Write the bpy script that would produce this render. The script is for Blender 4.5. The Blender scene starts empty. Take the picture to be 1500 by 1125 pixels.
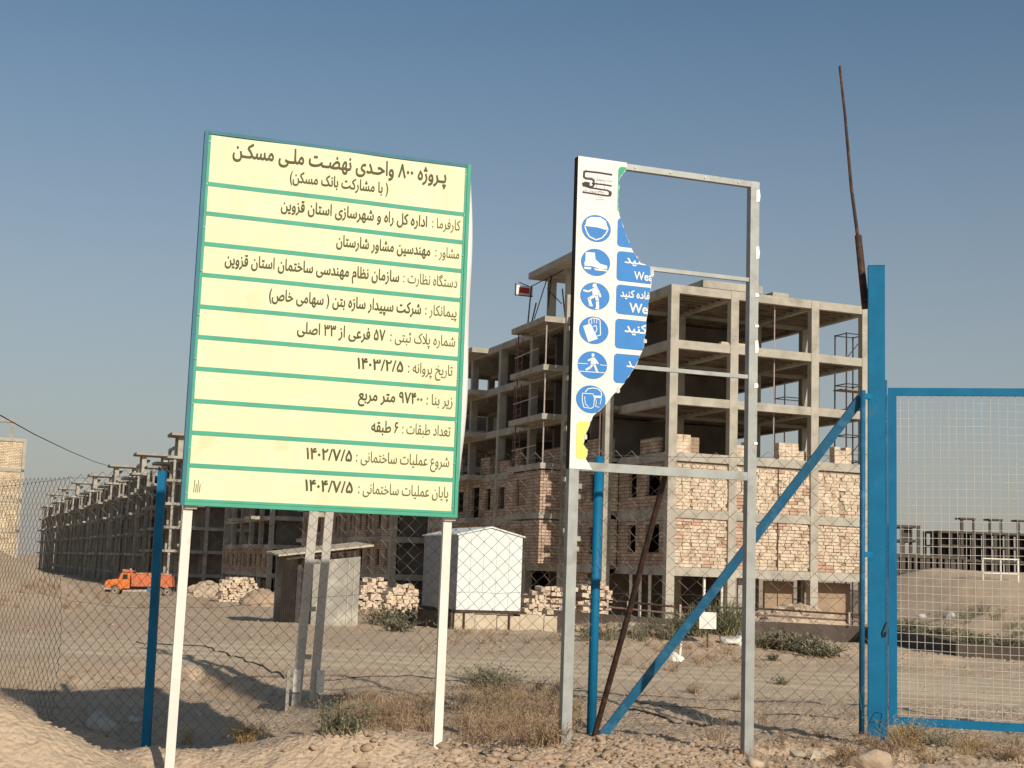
import bpy, math, random
import numpy as np
from mathutils import Vector, Matrix

random.seed(7)
SC = bpy.context.scene
COL = SC.collection
D2R = math.radians

# ------------------------------------------------------------------ camera
F_PX = 2020.0                                   # focal length for a 1500 px wide frame
EYE = 1.6
_n = (522.0, 15060.0, -2020.0)
_L = math.sqrt(sum(a * a for a in _n))
sp = 2020.0 / _L; cp = math.sqrt(1 - sp * sp)
sr = (522.0 / _L) / cp; cr = math.sqrt(1 - sr * sr)
RV = Vector((cr, -sr * sp, sr * cp)); FV = Vector((0, cp, sp)); UV = RV.cross(FV)
cam_d = bpy.data.cameras.new('camera'); cam = bpy.data.objects.new('camera', cam_d); COL.objects.link(cam)
cam_d.sensor_fit = 'HORIZONTAL'; cam_d.sensor_width = 36.0; cam_d.lens = 36.0 * F_PX / 1500.0
cam_d.clip_start = 0.1; cam_d.clip_end = 6000.0
_m = Matrix((RV, UV, -FV)).transposed().to_4x4(); _m.translation = Vector((0, 0, EYE))
cam.matrix_world = _m
SC.camera = cam

# ------------------------------------------------------------------ sky, sun, exposure
SUN_EL = D2R(27.0)
SUN_H = Vector((0.446, -0.895, 0)).normalized()
SUN = Vector((SUN_H.x * math.cos(SUN_EL), SUN_H.y * math.cos(SUN_EL), math.sin(SUN_EL)))
w = bpy.data.worlds.new('World'); SC.world = w; w.use_nodes = True
nt = w.node_tree; nt.nodes.clear()
out = nt.nodes.new('ShaderNodeOutputWorld'); bg = nt.nodes.new('ShaderNodeBackground')
sky = nt.nodes.new('ShaderNodeTexSky'); sky.sky_type = 'NISHITA'; sky.sun_disc = False
sky.sun_elevation = SUN_EL; sky.sun_rotation = math.atan2(SUN_H.x, SUN_H.y)
sky.air_density = 1.0; sky.dust_density = 3.0; sky.ozone_density = 1.6; sky.altitude = 1300
bg.inputs['Strength'].default_value = 0.088
# dusty air: a beige haze layer that thickens evenly towards the horizon all the way round
tcw = nt.nodes.new('ShaderNodeTexCoord'); sxw = nt.nodes.new('ShaderNodeSeparateXYZ'); nt.links.new(tcw.outputs['Generated'], sxw.inputs[0])
mrw = nt.nodes.new('ShaderNodeMapRange'); mrw.inputs['From Min'].default_value = 0.40; mrw.inputs['From Max'].default_value = 0.0
nt.links.new(sxw.outputs[2], mrw.inputs['Value'])
pww = nt.nodes.new('ShaderNodeMath'); pww.operation = 'POWER'; pww.inputs[1].default_value = 1.35; nt.links.new(mrw.outputs[0], pww.inputs[0])
tint = nt.nodes.new('ShaderNodeMixRGB'); tint.blend_type = 'MULTIPLY'; tint.inputs['Fac'].default_value = 1; tint.inputs['Color2'].default_value = (0.99, 1.07, 1.00, 1)
nt.links.new(sky.outputs[0], tint.inputs['Color1'])
mxw = nt.nodes.new('ShaderNodeMixRGB'); mxw.inputs['Color2'].default_value = (4.35, 4.15, 3.75, 1)
nt.links.new(pww.outputs[0], mxw.inputs['Fac']); nt.links.new(tint.outputs[0], mxw.inputs['Color1']); nt.links.new(mxw.outputs[0], bg.inputs['Color'])
nt.links.new(bg.outputs[0], out.inputs['Surface'])
sd = bpy.data.lights.new('sun', 'SUN'); sd.energy = 4.2; sd.angle = D2R(0.6); sd.color = (1.0, 0.915, 0.79)
so = bpy.data.objects.new('sun', sd); COL.objects.link(so)
so.rotation_euler = (-SUN).to_track_quat('-Z', 'Y').to_euler(); so.location = (20, -30, 40)
SC.view_settings.view_transform = 'Standard'; SC.view_settings.look = 'None'
SC.view_settings.exposure = 0.0; SC.view_settings.gamma = 1.0; SC.view_settings.use_curve_mapping = False

# ------------------------------------------------------------------ helpers
def ray(px, py):
    return RV * ((px - 750) / F_PX) + UV * ((562.5 - py) / F_PX) + FV
def P(px, py, Y):
    d = ray(px, py); return Vector((d.x / d.y * Y, Y, EYE + d.z / d.y * Y))
def az(px, Y=30.0, py=850):
    d = ray(px, py); return d.x / d.y

def _hash(ix, iy, seed):
    h = (ix.astype(np.int64) * 374761393 + iy.astype(np.int64) * 668265263 + seed * 974711) & 0x7fffffff
    h = ((h ^ (h >> 13)) * 1274126177) & 0x7fffffff
    return ((h ^ (h >> 16)) & 0xffff) / 65535.0
def vnoise(x, y, seed=0):
    x = np.asarray(x, float); y = np.asarray(y, float)
    ix = np.floor(x); iy = np.floor(y); fx = x - ix; fy = y - iy
    fx = fx * fx * (3 - 2 * fx); fy = fy * fy * (3 - 2 * fy)
    a = _hash(ix, iy, seed); b = _hash(ix + 1, iy, seed); c = _hash(ix, iy + 1, seed); d = _hash(ix + 1, iy + 1, seed)
    return (a + (b - a) * fx + (c - a) * fy + (a - b - c + d) * fx * fy) * 2 - 1
def fbm(x, y, o=4, seed=0):
    s = 0; am = 1; t = 0
    for k in range(o):
        s = s + am * vnoise(x * 2.03 ** k + k * 17.3, y * 2.03 ** k - k * 9.1, seed + k); t += am; am *= 0.5
    return s / t
def gau(x, y, cx, cy, sx, sy): return np.exp(-((x - cx) / sx) ** 2 - ((y - cy) / sy) ** 2)
def sstep(a, b, x):
    t = np.clip((x - a) / (b - a), 0, 1); return t * t * (3 - 2 * t)
def segdist(x, y, ax, ay, bx, by):
    dx, dy = bx - ax, by - ay
    t = np.clip(((x - ax) * dx + (y - ay) * dy) / (dx * dx + dy * dy), 0, 1)
    return np.hypot(x - ax - t * dx, y - ay - t * dy)
ROAD_C = [(-60, 34), (-22, 31), (-12, 28.5), (-4, 27), (3, 25), (10, 23), (30, 21), (60, 20)]
def road_mask(x, y):
    c = np.interp(x, [p[0] for p in ROAD_C], [p[1] for p in ROAD_C])
    hw = 4.6 + 0.8 * vnoise(x * 0.25, x * 0 + 3.1, 9) + 0.5 * fbm(x * 1.2, y * 1.2, 3, 12)
    return np.abs(y - c) / hw
def T(x, y):
    x = np.asarray(x, float); y = np.asarray(y, float)
    z = -0.0175 * (np.clip(y, 16, 200) - 16)
    # spoil heaps and the hollow in front
    z = z + 0.72 * gau(x, y, -3.7, 9.3, 1.25, 0.75) - 0.05 * gau(x, y, -2.4, 10.45, .5, .35)
    z = z + 0.17 * np.exp(-((y - 11.15) / 0.36) ** 2) * sstep(-3.4, -2.7, x) * (1 - sstep(-1.6, -.9, x)) + 0.27 * gau(x, y, -1.05, 11.35, 0.60, 0.42) + 0.10 * gau(x, y, -.4, 11.2, .5, .4) + 0.22 * gau(x, y, 0.95, 12.0, 0.9, 0.55)
    z = z + 0.10 * gau(x, y, 3.8, 13.2, 2.2, 1.0)
    z = z - 0.50 * gau(x, y, -3.9, 14.7, 1.9, 2.3) - 0.26 * gau(x, y, -5.5, 19.0, 3.0, 2.4)
    z = z - 0.10 * gau(x, y, 0.2, 16.0, 2.0, 1.6)
    d = segdist(x, y, -4.9, 22.5, -2.75, 17.7); z = z - 0.25 * np.exp(-(d / 0.22) ** 2)
    d = segdist(x, y, 2.6, 13.05, 3.75, 12.75); z = z - 0.28 * np.exp(-(d / 0.16) ** 2)
    # heaps beyond the road
    z = z + 3.4 * gau(x, y, -25.5, 60, 5.6, 9) + 1.2 * gau(x, y, -21.5, 52, 3.5, 5)
    z = z + 5.4 * np.exp(-((y - 118) / 20) ** 2) * sstep(24, 38, x) * (0.9 + 0.1 * vnoise(x * 0.1, y * 0.1, 5))
    z = z + 1.6 * gau(x, y, 24, 66, 9, 8) * sstep(14, 22, x)
    z = z + 0.55 * gau(x, y, 4.2, 34.5, 3.4, 2.2) + 0.25 * gau(x, y, 8.5, 35.5, 3, 2)
    rc = np.interp(x, [p[0] for p in ROAD_C], [p[1] for p in ROAD_C]) + .25 * np.sin(x * .35)
    for o_ in (-2.4, -.7, .8, 2.5): z = z - 0.045 * np.exp(-((y - rc - o_) / .2) ** 2) + 0.02 * np.exp(-((y - rc - o_ - .4) / .2) ** 2)
    rough = 1 - 0.75 * np.exp(-np.clip(road_mask(x, y), 0, 9) ** 4)
    fade = 1.0 / (1 + (np.maximum(y, 8) / 60) ** 2)
    z = z + rough * (0.10 * fbm(x * 0.35, y * 0.35, 3, 1) + 0.055 * fbm(x * 1.6, y * 1.6, 4, 2))
    near = np.clip(1.4 - y / 30.0, 0.0, 1)
    n = fbm(x * 7.0, y * 7.0, 4, 3)
    z = z + rough * near * (0.046 * np.abs(n) + 0.018 * fbm(x * 17, y * 17, 3, 4))
    z = z + (1 - fade) * 0.35 * fbm(x * 0.06, y * 0.06, 3, 6) * (1 - fade)
    return z
def Tz(x, y): return float(T(np.array([x]), np.array([y]))[0])
def GT(px, py):
    """point where the line of sight meets the terrain"""
    d = ray(px, py); d = d / d.y
    ys = np.geomspace(8.5, 900, 3500)
    zr = EYE + d.z * ys; zt = T(d.x * ys, ys)
    k = np.argmax(zr < zt)
    if zr[k] >= zt[k]: k = len(ys) - 1
    Y = float(ys[k]); return Vector((d.x * Y, Y, float(zt[k])))

class MB:
    def __init__(s): s.v = []; s.f = []; s.m = []; s.cm = 0
    def add(s, vs, fs):
        o = len(s.v); s.v += [tuple(p) for p in vs]; s.f += [tuple(i + o for i in q) for q in fs]; s.m += [s.cm] * len(fs); return s
    def box(s, x0, x1, y0, y1, z0, z1, M=None):
        vs = [Vector((x, y, z)) for z in (z0, z1) for y in (y0, y1) for x in (x0, x1)]
        if M is not None: vs = [M @ p for p in vs]
        return s.add(vs, [(0, 2, 3, 1), (4, 5, 7, 6), (0, 1, 5, 4), (2, 6, 7, 3), (0, 4, 6, 2), (1, 3, 7, 5)])
    def beam(s, a, b, w, h=None, up=(0, 0, 1)):
        a = Vector(a); b = Vector(b); h = h or w; d = (b - a).normalized(); u = Vector(up)
        if abs(d.dot(u)) > 0.98: u = Vector((0, 1, 0))
        x = d.cross(u).normalized(); y = x.cross(d)
        vs = [p + x * i * w / 2 + y * j * h / 2 for p in (a, b) for i, j in ((-1, -1), (1, -1), (1, 1), (-1, 1))]
        return s.add(vs, [(3, 2, 1, 0), (4, 5, 6, 7), (0, 1, 5, 4), (1, 2, 6, 5), (2, 3, 7, 6), (3, 0, 4, 7)])
    def tube(s, pts, r, n=8, cap=True):
        pts = [Vector(p) for p in pts]; rs = r if isinstance(r, (list, tuple)) else [r] * len(pts); o = len(s.v)
        ref = None; vs = []
        for i, p in enumerate(pts):
            d = (pts[min(i + 1, len(pts) - 1)] - pts[max(i - 1, 0)]).normalized()
            if ref is None: ref = Vector((0, 0, 1)) if abs(d.z) < 0.9 else Vector((1, 0, 0))
            x = (ref - d * ref.dot(d)).normalized(); y = d.cross(x); ref = x
            vs += [p + (x * math.cos(2 * math.pi * k / n) + y * math.sin(2 * math.pi * k / n)) * rs[i] for k in range(n)]
        fs = [(i * n + k, i * n + (k + 1) % n, (i + 1) * n + (k + 1) % n, (i + 1) * n + k) for i in range(len(pts) - 1) for k in range(n)]
        if cap: fs += [tuple(range(n - 1, -1, -1)), tuple((len(pts) - 1) * n + k for k in range(n))]
        return s.add(vs, fs)
    def prism(s, poly, z0, z1, M=None):
        n = len(poly)
        vs = [Vector((x, y, z0)) for x, y in poly] + [Vector((x, y, z1)) for x, y in poly]
        if M is not None: vs = [M @ p for p in vs]
        return s.add(vs, [tuple(range(n - 1, -1, -1)), tuple(range(n, 2 * n))] + [(i, (i + 1) % n, n + (i + 1) % n, n + i) for i in range(n)])
    def rock(s, c, r, sq=(1, 1, 1), rnd=None, sub=1):
        rnd = rnd or random
        vs, fs = ICO[sub]
        R = Matrix.Rotation(rnd.uniform(0, 6.3), 3, 'Z') @ Matrix.Rotation(rnd.uniform(-.5, .5), 3, 'X')
        c = Vector(c); ph = rnd.uniform(0, 100)
        k = [Vector((rnd.uniform(-1, 1), rnd.uniform(-1, 1), rnd.uniform(-1, 1))).normalized() for _ in range(5)]
        o = []
        for v in vs:
            f = 1.0 + (rnd.uniform(-.10, .10) if sub == 1 else .10 * math.sin(v.x * 4 + ph) * math.sin(v.y * 5 + ph * 2) + .04 * math.sin(v.z * 11 + v.x * 9 + ph) + rnd.uniform(-.012, .012))
            for q in k:
                dd = v.dot(q)
                if dd > 0.55: f -= (dd - 0.55) * 0.8
            p = Vector((v.x * sq[0], v.y * sq[1], v.z * sq[2])) * r * f
            o.append(c + R @ p)
        return s.add(o, fs)
    def build(s, name, mats, parent=None, smooth=False):
        me = bpy.data.meshes.new(name); me.from_pydata(s.v, [], s.f)
        mats = mats if isinstance(mats, (list, tuple)) else [mats]
        for m in mats: me.materials.append(m)
        if len(mats) > 1: me.polygons.foreach_set('material_index', s.m)
        if smooth: me.polygons.foreach_set('use_smooth', [True] * len(me.polygons))
        me.update(); return link(name, me, parent)
def link(name, me, parent=None):
    o = bpy.data.objects.new(name, me); COL.objects.link(o)
    if parent is not None: o.parent = parent
    return o
def tag(o, label=None, cat=None, group=None, kind=None):
    if label: o['label'] = label
    if cat: o['category'] = cat
    if group: o['group'] = group
    if kind: o['kind'] = kind
    return o
def empty(name, loc=(0, 0, 0), rz=0, label=None, cat=None, group=None):
    o = bpy.data.objects.new(name, None); COL.objects.link(o); o.location = loc; o.rotation_euler = (0, 0, rz)
    return tag(o, label, cat, group)
def copy_tree(o, parent=None):
    kids = [c for c in KIDS.get(o.name, [])] if o.name in KIDS else list(o.children)
    c = o.copy(); COL.objects.link(c); c.parent = parent
    for k in kids: copy_tree(k, c)
    return c
KIDS = {}
def _ico(sub):
    import bmesh
    bm = bmesh.new(); bmesh.ops.create_icosphere(bm, subdivisions=sub, radius=1)
    vs = [v.co.copy() for v in bm.verts]; fs = [tuple(v.index for v in f.verts) for f in bm.faces]; bm.free(); return vs, fs
ICO = {1: _ico(1), 2: _ico(2), 3: _ico(3)}

# ------------------------------------------------------------------ materials
def mat(name, col, rough=0.8, var=0.12, scale=3.0, bump=0.0, bscale=None, metal=0.0, col2=None, f2=0.5, scale2=1.0, spec=0.3, detail=6, streak=None, trans=0, pos=False):
    m = bpy.data.materials.new(name); m.use_nodes = True; n = m.node_tree; b = n.nodes['Principled BSDF']; L = n.links.new
    b.inputs['Roughness'].default_value = rough; b.inputs['Metallic'].default_value = metal
    b.inputs['Specular IOR Level'].default_value = spec
    if pos:
        tc = n.nodes.new('ShaderNodeNewGeometry'); tcv = tc.outputs['Position']
    else:
        tc = n.nodes.new('ShaderNodeTexCoord'); tcv = tc.outputs['Object']
    nz = n.nodes.new('ShaderNodeTexNoise'); nz.inputs['Scale'].default_value = scale; nz.inputs['Detail'].default_value = detail
    L(tcv, nz.inputs['Vector'])
    cr_ = n.nodes.new('ShaderNodeMapRange'); cr_.inputs['From Min'].default_value = 0.3; cr_.inputs['From Max'].default_value = 0.7
    cr_.inputs['To Min'].default_value = 1 - var; cr_.inputs['To Max'].default_value = 1 + var
    L(nz.outputs['Fac'], cr_.inputs['Value'])
    base = n.nodes.new('ShaderNodeRGB'); base.outputs[0].default_value = (*col, 1); src = base.outputs[0]
    if col2 is not None:
        n2 = n.nodes.new('ShaderNodeTexNoise'); n2.inputs['Scale'].default_value = scale2; n2.inputs['Detail'].default_value = 8
        n2.inputs['Roughness'].default_value = 0.65
        L(tcv, n2.inputs['Vector'])
        rp = n.nodes.new('ShaderNodeMapRange'); rp.inputs['From Min'].default_value = f2 - 0.07; rp.inputs['From Max'].default_value = f2 + 0.07
        L(n2.outputs['Fac'], rp.inputs['Value'])
        mx = n.nodes.new('ShaderNodeMixRGB'); mx.inputs['Color2'].default_value = (*col2, 1)
        L(rp.outputs[0], mx.inputs['Fac']); L(src, mx.inputs['Color1']); src = mx.outputs[0]
    vm = n.nodes.new('ShaderNodeVectorMath'); vm.operation = 'SCALE'
    L(src, vm.inputs[0]); L(cr_.outputs[0], vm.inputs['Scale']); L(vm.outputs[0], b.inputs['Base Color'])
    if bump:
        bn = n.nodes.new('ShaderNodeTexNoise'); bn.inputs['Scale'].default_value = bscale or scale * 4; bn.inputs['Detail'].default_value = 6
        L(tcv, bn.inputs['Vector'])
        bp = n.nodes.new('ShaderNodeBump'); bp.inputs['Distance'].default_value = bump; bp.inputs['Strength'].default_value = 0.9
        L(bn.outputs['Fac'], bp.inputs['Height']); L(bp.outputs[0], b.inputs['Normal'])
    return m
M = {}
M['concrete'] = mat('concrete', (0.40, 0.365, 0.30), 0.9, 0.16, 1.3, 0.01, 6, col2=(0.31, 0.28, 0.225), f2=0.56, scale2=0.5)
M['concrete_far'] = mat('far_concrete', (0.37, 0.34, 0.29), 0.9, 0.2, 0.6, col2=(0.28, 0.255, 0.22), f2=0.5, scale2=0.25)
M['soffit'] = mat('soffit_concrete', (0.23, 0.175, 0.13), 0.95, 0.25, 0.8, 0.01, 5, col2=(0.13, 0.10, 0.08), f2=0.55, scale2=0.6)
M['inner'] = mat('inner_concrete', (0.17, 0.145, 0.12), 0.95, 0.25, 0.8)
M['brick'] = mat('cream_brick', (0.60, 0.49, 0.365), 0.95, 0.20, 2.6, 0.012, 14, col2=(0.47, 0.32, 0.23), f2=0.57, scale2=1.9, pos=True)
M['brick_red'] = mat('reddish_brick', (0.47, 0.30, 0.21), 0.95, 0.2, 2.0, 0.012, 14, pos=True)
M['mortar'] = mat('mortar', (0.34, 0.27, 0.20), 1.0, 0.25, 5, 0.02, 10)
M['galv'] = mat('galvanised_steel', (0.34, 0.35, 0.33), 0.5, 0.12, 6, metal=0.25, col2=(0.27, 0.265, 0.24), f2=0.58, scale2=5)
M['rust'] = mat('rusty_steel', (0.055, 0.035, 0.027), 0.75, 0.3, 14, 0.002, 60, metal=0.2, col2=(0.13, 0.06, 0.032), f2=0.56, scale2=9)
M['scaff'] = mat('painted_scaffold_steel', (0.20, 0.12, 0.10), 0.7, 0.3, 4)
M['scaff_dark'] = mat('dark_scaffold_steel', (0.05, 0.04, 0.045), 0.7, 0.3, 4)
M['prop'] = mat('pale_steel_prop', (0.42, 0.34, 0.30), 0.6, 0.2, 4)
M['blue'] = mat('blue_enamel', (0.004, 0.135, 0.27), 0.6, 0.12, 5, 0.0006, 40, spec=0.22, col2=(0.035, 0.125, 0.19), f2=0.66, scale2=5)
M['blue_dark'] = mat('weathered_blue_enamel', (0.012, 0.10, 0.19), 0.6, 0.16, 8, 0.0006, 40, col2=(0.05, 0.16, 0.25), f2=0.6, scale2=6)
M['white_paint'] = mat('off_white_paint', (0.70, 0.66, 0.58), 0.55, 0.07, 4, 0.0004, 60, col2=(0.52, 0.46, 0.37), f2=0.67, scale2=5)
M['wire'] = mat('fence_wire', (0.15, 0.125, 0.10), 0.6, 0.2, 3, metal=0.3)
M['gate_wire'] = mat('gate_mesh_wire', (0.62, 0.58, 0.50), 0.6, 0.15, 3, metal=0.1)
M['sign_cream'] = mat('cream_banner', (0.72, 0.70, 0.44), 0.55, 0.06, 1.6, 0.004, 3, col2=(0.66, 0.61, 0.37), f2=0.60, scale2=3.5)
M['sign_white'] = mat('white_banner', (0.74, 0.71, 0.66), 0.5, 0.05, 2)
M['sign_green'] = mat('green_print', (0.065, 0.34, 0.225), 0.6, 0.08, 6)
M['sign_teal'] = mat('teal_frame_edge', (0.04, 0.16, 0.21), 0.6, 0.1, 6)
M['ink'] = mat('dark_olive_ink', (0.075, 0.068, 0.022), 0.6, 0.25, 8, col2=(0.16, 0.15, 0.06), f2=0.66, scale2=14)
M['ink_faint'] = mat('faded_olive_ink', (0.12, 0.115, 0.04), 0.6, 0.2, 8)
M['ink_black'] = mat('black_ink', (0.045, 0.03, 0.03), 0.6, 0.1, 8)
M['ink_grey'] = mat('grey_ink', (0.42, 0.40, 0.38), 0.6, 0.1, 8)
M['sign_blue'] = mat('blue_print', (0.035, 0.20, 0.52), 0.5, 0.06, 6)
M['sign_blue_white'] = mat('white_print', (0.76, 0.75, 0.73), 0.5, 0.03, 6)
M['lime'] = mat('lime_print', (0.66, 0.66, 0.16), 0.5, 0.05, 6)
M['green2'] = mat('bright_green_print', (0.02, 0.36, 0.19), 0.5, 0.05, 6)
M['hut_white'] = mat('white_sheet_metal', (0.66, 0.68, 0.65), 0.5, 0.05, 2, 0.01, 2.5, col2=(0.60, 0.60, 0.55), f2=0.62, scale2=1.6)
M['hut_shaded'] = mat('shaded_white_sheet_metal', (0.30, 0.30, 0.30), 0.55, 0.08, 2)  # white cabin sheet with the long side's shade put into its colour
M['rag_dark'] = mat('dark_corrugated_sheet', (0.05, 0.042, 0.036), 0.7, 0.25, 3)
M['plaster'] = mat('grey_cement_render', (0.30, 0.275, 0.235), 0.95, 0.15, 1.5, 0.005, 8, col2=(0.47, 0.43, 0.36), f2=0.56, scale2=0.9)
M['plaster_pale'] = mat('pale_pole_concrete', (0.46, 0.42, 0.36), 0.9, 0.12, 2, 0.003, 12)
M['block'] = mat('pale_concrete_block', (0.50, 0.42, 0.31), 0.95, 0.12, 2, 0.01, 8)
M['pit'] = mat('dark_brown_retaining_wall', (0.10, 0.075, 0.06), 0.95, 0.2, 2, 0.01, 8)
M['mudwall'] = mat('mud_rendered_wall', (0.33, 0.235, 0.16), 0.95, 0.12, 1.0, 0.01, 6, col2=(0.27, 0.19, 0.13), f2=0.6, scale2=1.2)
M['rock'] = mat('pale_rock', (0.46, 0.36, 0.26), 0.95, 0.2, 5, 0.01, 20)
M['clod'] = mat('earth_clod', (0.37, 0.265, 0.18), 1.0, 0.2, 6, 0.006, 30, col2=(0.42, 0.32, 0.225), f2=0.58, scale2=9)
M['soilrock'] = mat('tan_rock', (0.45, 0.345, 0.25), 0.95, 0.2, 6, 0.02, 16, col2=(0.36, 0.27, 0.19), f2=0.56, scale2=7)
M['white_rock'] = mat('white_rock', (0.44, 0.42, 0.39), 0.9, 0.12, 5, 0.01, 20)
M['sack'] = mat('white_sack', (0.72, 0.68, 0.62), 0.8, 0.1, 5, 0.02, 8)
M['orange'] = mat('orange_paint', (0.60, 0.17, 0.035), 0.6, 0.16, 1.5, spec=0.3, col2=(0.47, 0.17, 0.07), f2=0.6, scale2=1.0)
M['orange_dull'] = mat('dusty_orange_paint', (0.56, 0.16, 0.075), 0.8, 0.16, 1.5, 0.003, 8, col2=(0.42, 0.2, 0.11), f2=0.58, scale2=1.3)
M['tyre'] = mat('dusty_tyre', (0.17, 0.145, 0.12), 0.95, 0.15, 4, 0.01, 12)
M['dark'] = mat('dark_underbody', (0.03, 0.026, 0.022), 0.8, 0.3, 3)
M['glass'] = mat('dark_windscreen', (0.03, 0.03, 0.03), 0.15, 0.1, 1, spec=0.6)
M['tank'] = mat('blue_tank_paint', (0.06, 0.17, 0.28), 0.6, 0.1, 3)
M['pinkgrey'] = mat('dusty_pink_side_panel', (0.42, 0.33, 0.31), 0.7, 0.1, 3)
M['red'] = mat('red_cloth', (0.42, 0.04, 0.04), 0.8, 0.1, 3)
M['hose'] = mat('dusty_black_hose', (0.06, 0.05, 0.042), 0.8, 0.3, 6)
def leaf(name, col, col2): return mat(name, col, 0.85, 0.3, 9, col2=col2, f2=0.5, scale2=6)
M['dry'] = leaf('dry_twigs', (0.31, 0.205, 0.13), (0.40, 0.29, 0.18))
M['drypale'] = leaf('pale_dry_stalks', (0.52, 0.42, 0.29), (0.40, 0.31, 0.2))
M['dryyel'] = leaf('yellow_dry_weed', (0.42, 0.31, 0.15), (0.33, 0.22, 0.11))
M['greygreen'] = leaf('grey_green_leaves', (0.17, 0.165, 0.10), (0.24, 0.21, 0.135))
M['green'] = leaf('dusty_green_leaves', (0.13, 0.145, 0.07), (0.22, 0.205, 0.115))

def soil(name, c1, c2, c3, bump):
    m = bpy.data.materials.new(name); m.use_nodes = True; n = m.node_tree; b = n.nodes['Principled BSDF']; L = n.links.new
    b.inputs['Roughness'].default_value = 1.0; b.inputs['Specular IOR Level'].default_value = 0.1
    tc = n.nodes.new('ShaderNodeTexCoord')
    def noise(s, d=8, r=0.6):
        t = n.nodes.new('ShaderNodeTexNoise'); t.inputs['Scale'].default_value = s; t.inputs['Detail'].default_value = d; t.inputs['Roughness'].default_value = r
        L(tc.outputs['Object'], t.inputs['Vector']); return t.outputs['Fac']
    def mr(v, a, b_, c=0, d=1):
        t = n.nodes.new('ShaderNodeMapRange'); L(v, t.inputs['Value'])
        for k, q in zip(('From Min', 'From Max', 'To Min', 'To Max'), (a, b_, c, d)): t.inputs[k].default_value = q
        return t.outputs[0]
    def mix(f, a, b_):
        t = n.nodes.new('ShaderNodeMixRGB'); L(f, t.inputs['Fac'])
        for k, q in (('Color1', a), ('Color2', b_)):
            if isinstance(q, tuple): t.inputs[k].default_value = (*q, 1)
            else: L(q, t.inputs[k])
        return t.outputs[0]
    c = mix(mr(noise(0.22), 0.42, 0.60), c1, c2)
    c = mix(mr(noise(1.7, 10, 0.7), 0.50, 0.66), c, c3)
    c = mix(mr(noise(0.05, 5), 0.5, 0.7, 0, 0.6), c, c2)
    sc = n.nodes.new('ShaderNodeVectorMath'); sc.operation = 'SCALE'; L(c, sc.inputs[0]); L(mr(noise(26, 8, 0.75), 0.3, 0.7, 0.80, 1.18), sc.inputs['Scale'])
    L(sc.outputs[0], b.inputs['Base Color'])
    vo = n.nodes.new('ShaderNodeTexVoronoi'); vo.inputs['Scale'].default_value = 22; L(tc.outputs['Object'], vo.inputs['Vector'])
    ad = n.nodes.new('ShaderNodeMath'); ad.operation = 'MULTIPLY_ADD'; L(vo.outputs['Distance'], ad.inputs[0]); ad.inputs[1].default_value = -0.5; L(noise(9, 12, 0.7), ad.inputs[2])
    bp = n.nodes.new('ShaderNodeBump'); bp.inputs['Distance'].default_value = bump; bp.inputs['Strength'].default_value = 1
    L(ad.outputs[0], bp.inputs['Height']); L(bp.outputs[0], b.inputs['Normal'])
    return m
M['soil'] = soil('dry_earth', (0.56, 0.42, 0.29), (0.50, 0.375, 0.265), (0.59, 0.455, 0.32), 0.03)
M['road'] = soil('compacted_dust_road', (0.54, 0.43, 0.30), (0.50, 0.39, 0.275), (0.57, 0.45, 0.32), 0.012)

def brickmat(name, c1, c2, mort, scale=1.0):
    m = bpy.data.materials.new(name); m.use_nodes = True; n = m.node_tree; b = n.nodes['Principled BSDF']; L = n.links.new
    b.inputs['Roughness'].default_value = 1.0; b.inputs['Specular IOR Level'].default_value = 0.1
    tc = n.nodes.new('ShaderNodeTexCoord'); sx = n.nodes.new('ShaderNodeSeparateXYZ'); L(tc.outputs['Object'], sx.inputs[0])
    ad = n.nodes.new('ShaderNodeMath'); L(sx.outputs[0], ad.inputs[0]); L(sx.outputs[1], ad.inputs[1])
    cx = n.nodes.new('ShaderNodeCombineXYZ'); L(ad.outputs[0], cx.inputs[0]); L(sx.outputs[2], cx.inputs[1])
    wz = n.nodes.new('ShaderNodeTexNoise'); wz.inputs['Scale'].default_value = 2.2; L(tc.outputs['Object'], wz.inputs['Vector'])
    wm = n.nodes.new('ShaderNodeVectorMath'); wm.operation = 'MULTIPLY_ADD'; L(wz.outputs['Color'], wm.inputs[0]); wm.inputs[1].default_value = (0.12, 0.06, 0); L(cx.outputs[0], wm.inputs[2])
    br = n.nodes.new('ShaderNodeTexBrick'); L(wm.outputs[0], br.inputs['Vector'])
    br.inputs['Scale'].default_value = scale; br.inputs['Brick Width'].default_value = 0.5; br.inputs['Row Height'].default_value = 0.2
    br.inputs['Mortar Size'].default_value = 0.018; br.inputs['Mortar Smooth'].default_value = 0.25; br.inputs['Bias'].default_value = -0.2
    br.inputs['Color1'].default_value = (*c1, 1); br.inputs['Color2'].default_value = (*c2, 1); br.inputs['Mortar'].default_value = (*mort, 1)
    nz = n.nodes.new('ShaderNodeTexNoise'); nz.inputs['Scale'].default_value = 1.2; nz.inputs['Detail'].default_value = 8; L(tc.outputs['Object'], nz.inputs['Vector'])
    mr_ = n.nodes.new('ShaderNodeMapRange'); mr_.inputs['From Min'].default_value = .3; mr_.inputs['From Max'].default_value = .7; mr_.inputs['To Min'].default_value = .7; mr_.inputs['To Max'].default_value = 1.25
    L(nz.outputs['Fac'], mr_.inputs['Value']); vm = n.nodes.new('ShaderNodeVectorMath'); vm.operation = 'SCALE'
    L(br.outputs['Color'], vm.inputs[0]); L(mr_.outputs[0], vm.inputs['Scale']); L(vm.outputs[0], b.inputs['Base Color'])
    bp = n.nodes.new('ShaderNodeBump'); bp.invert = True; bp.inputs['Distance'].default_value = 0.03; L(br.outputs['Fac'], bp.inputs['Height']); L(bp.outputs[0], b.inputs['Normal'])
    return m
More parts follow.
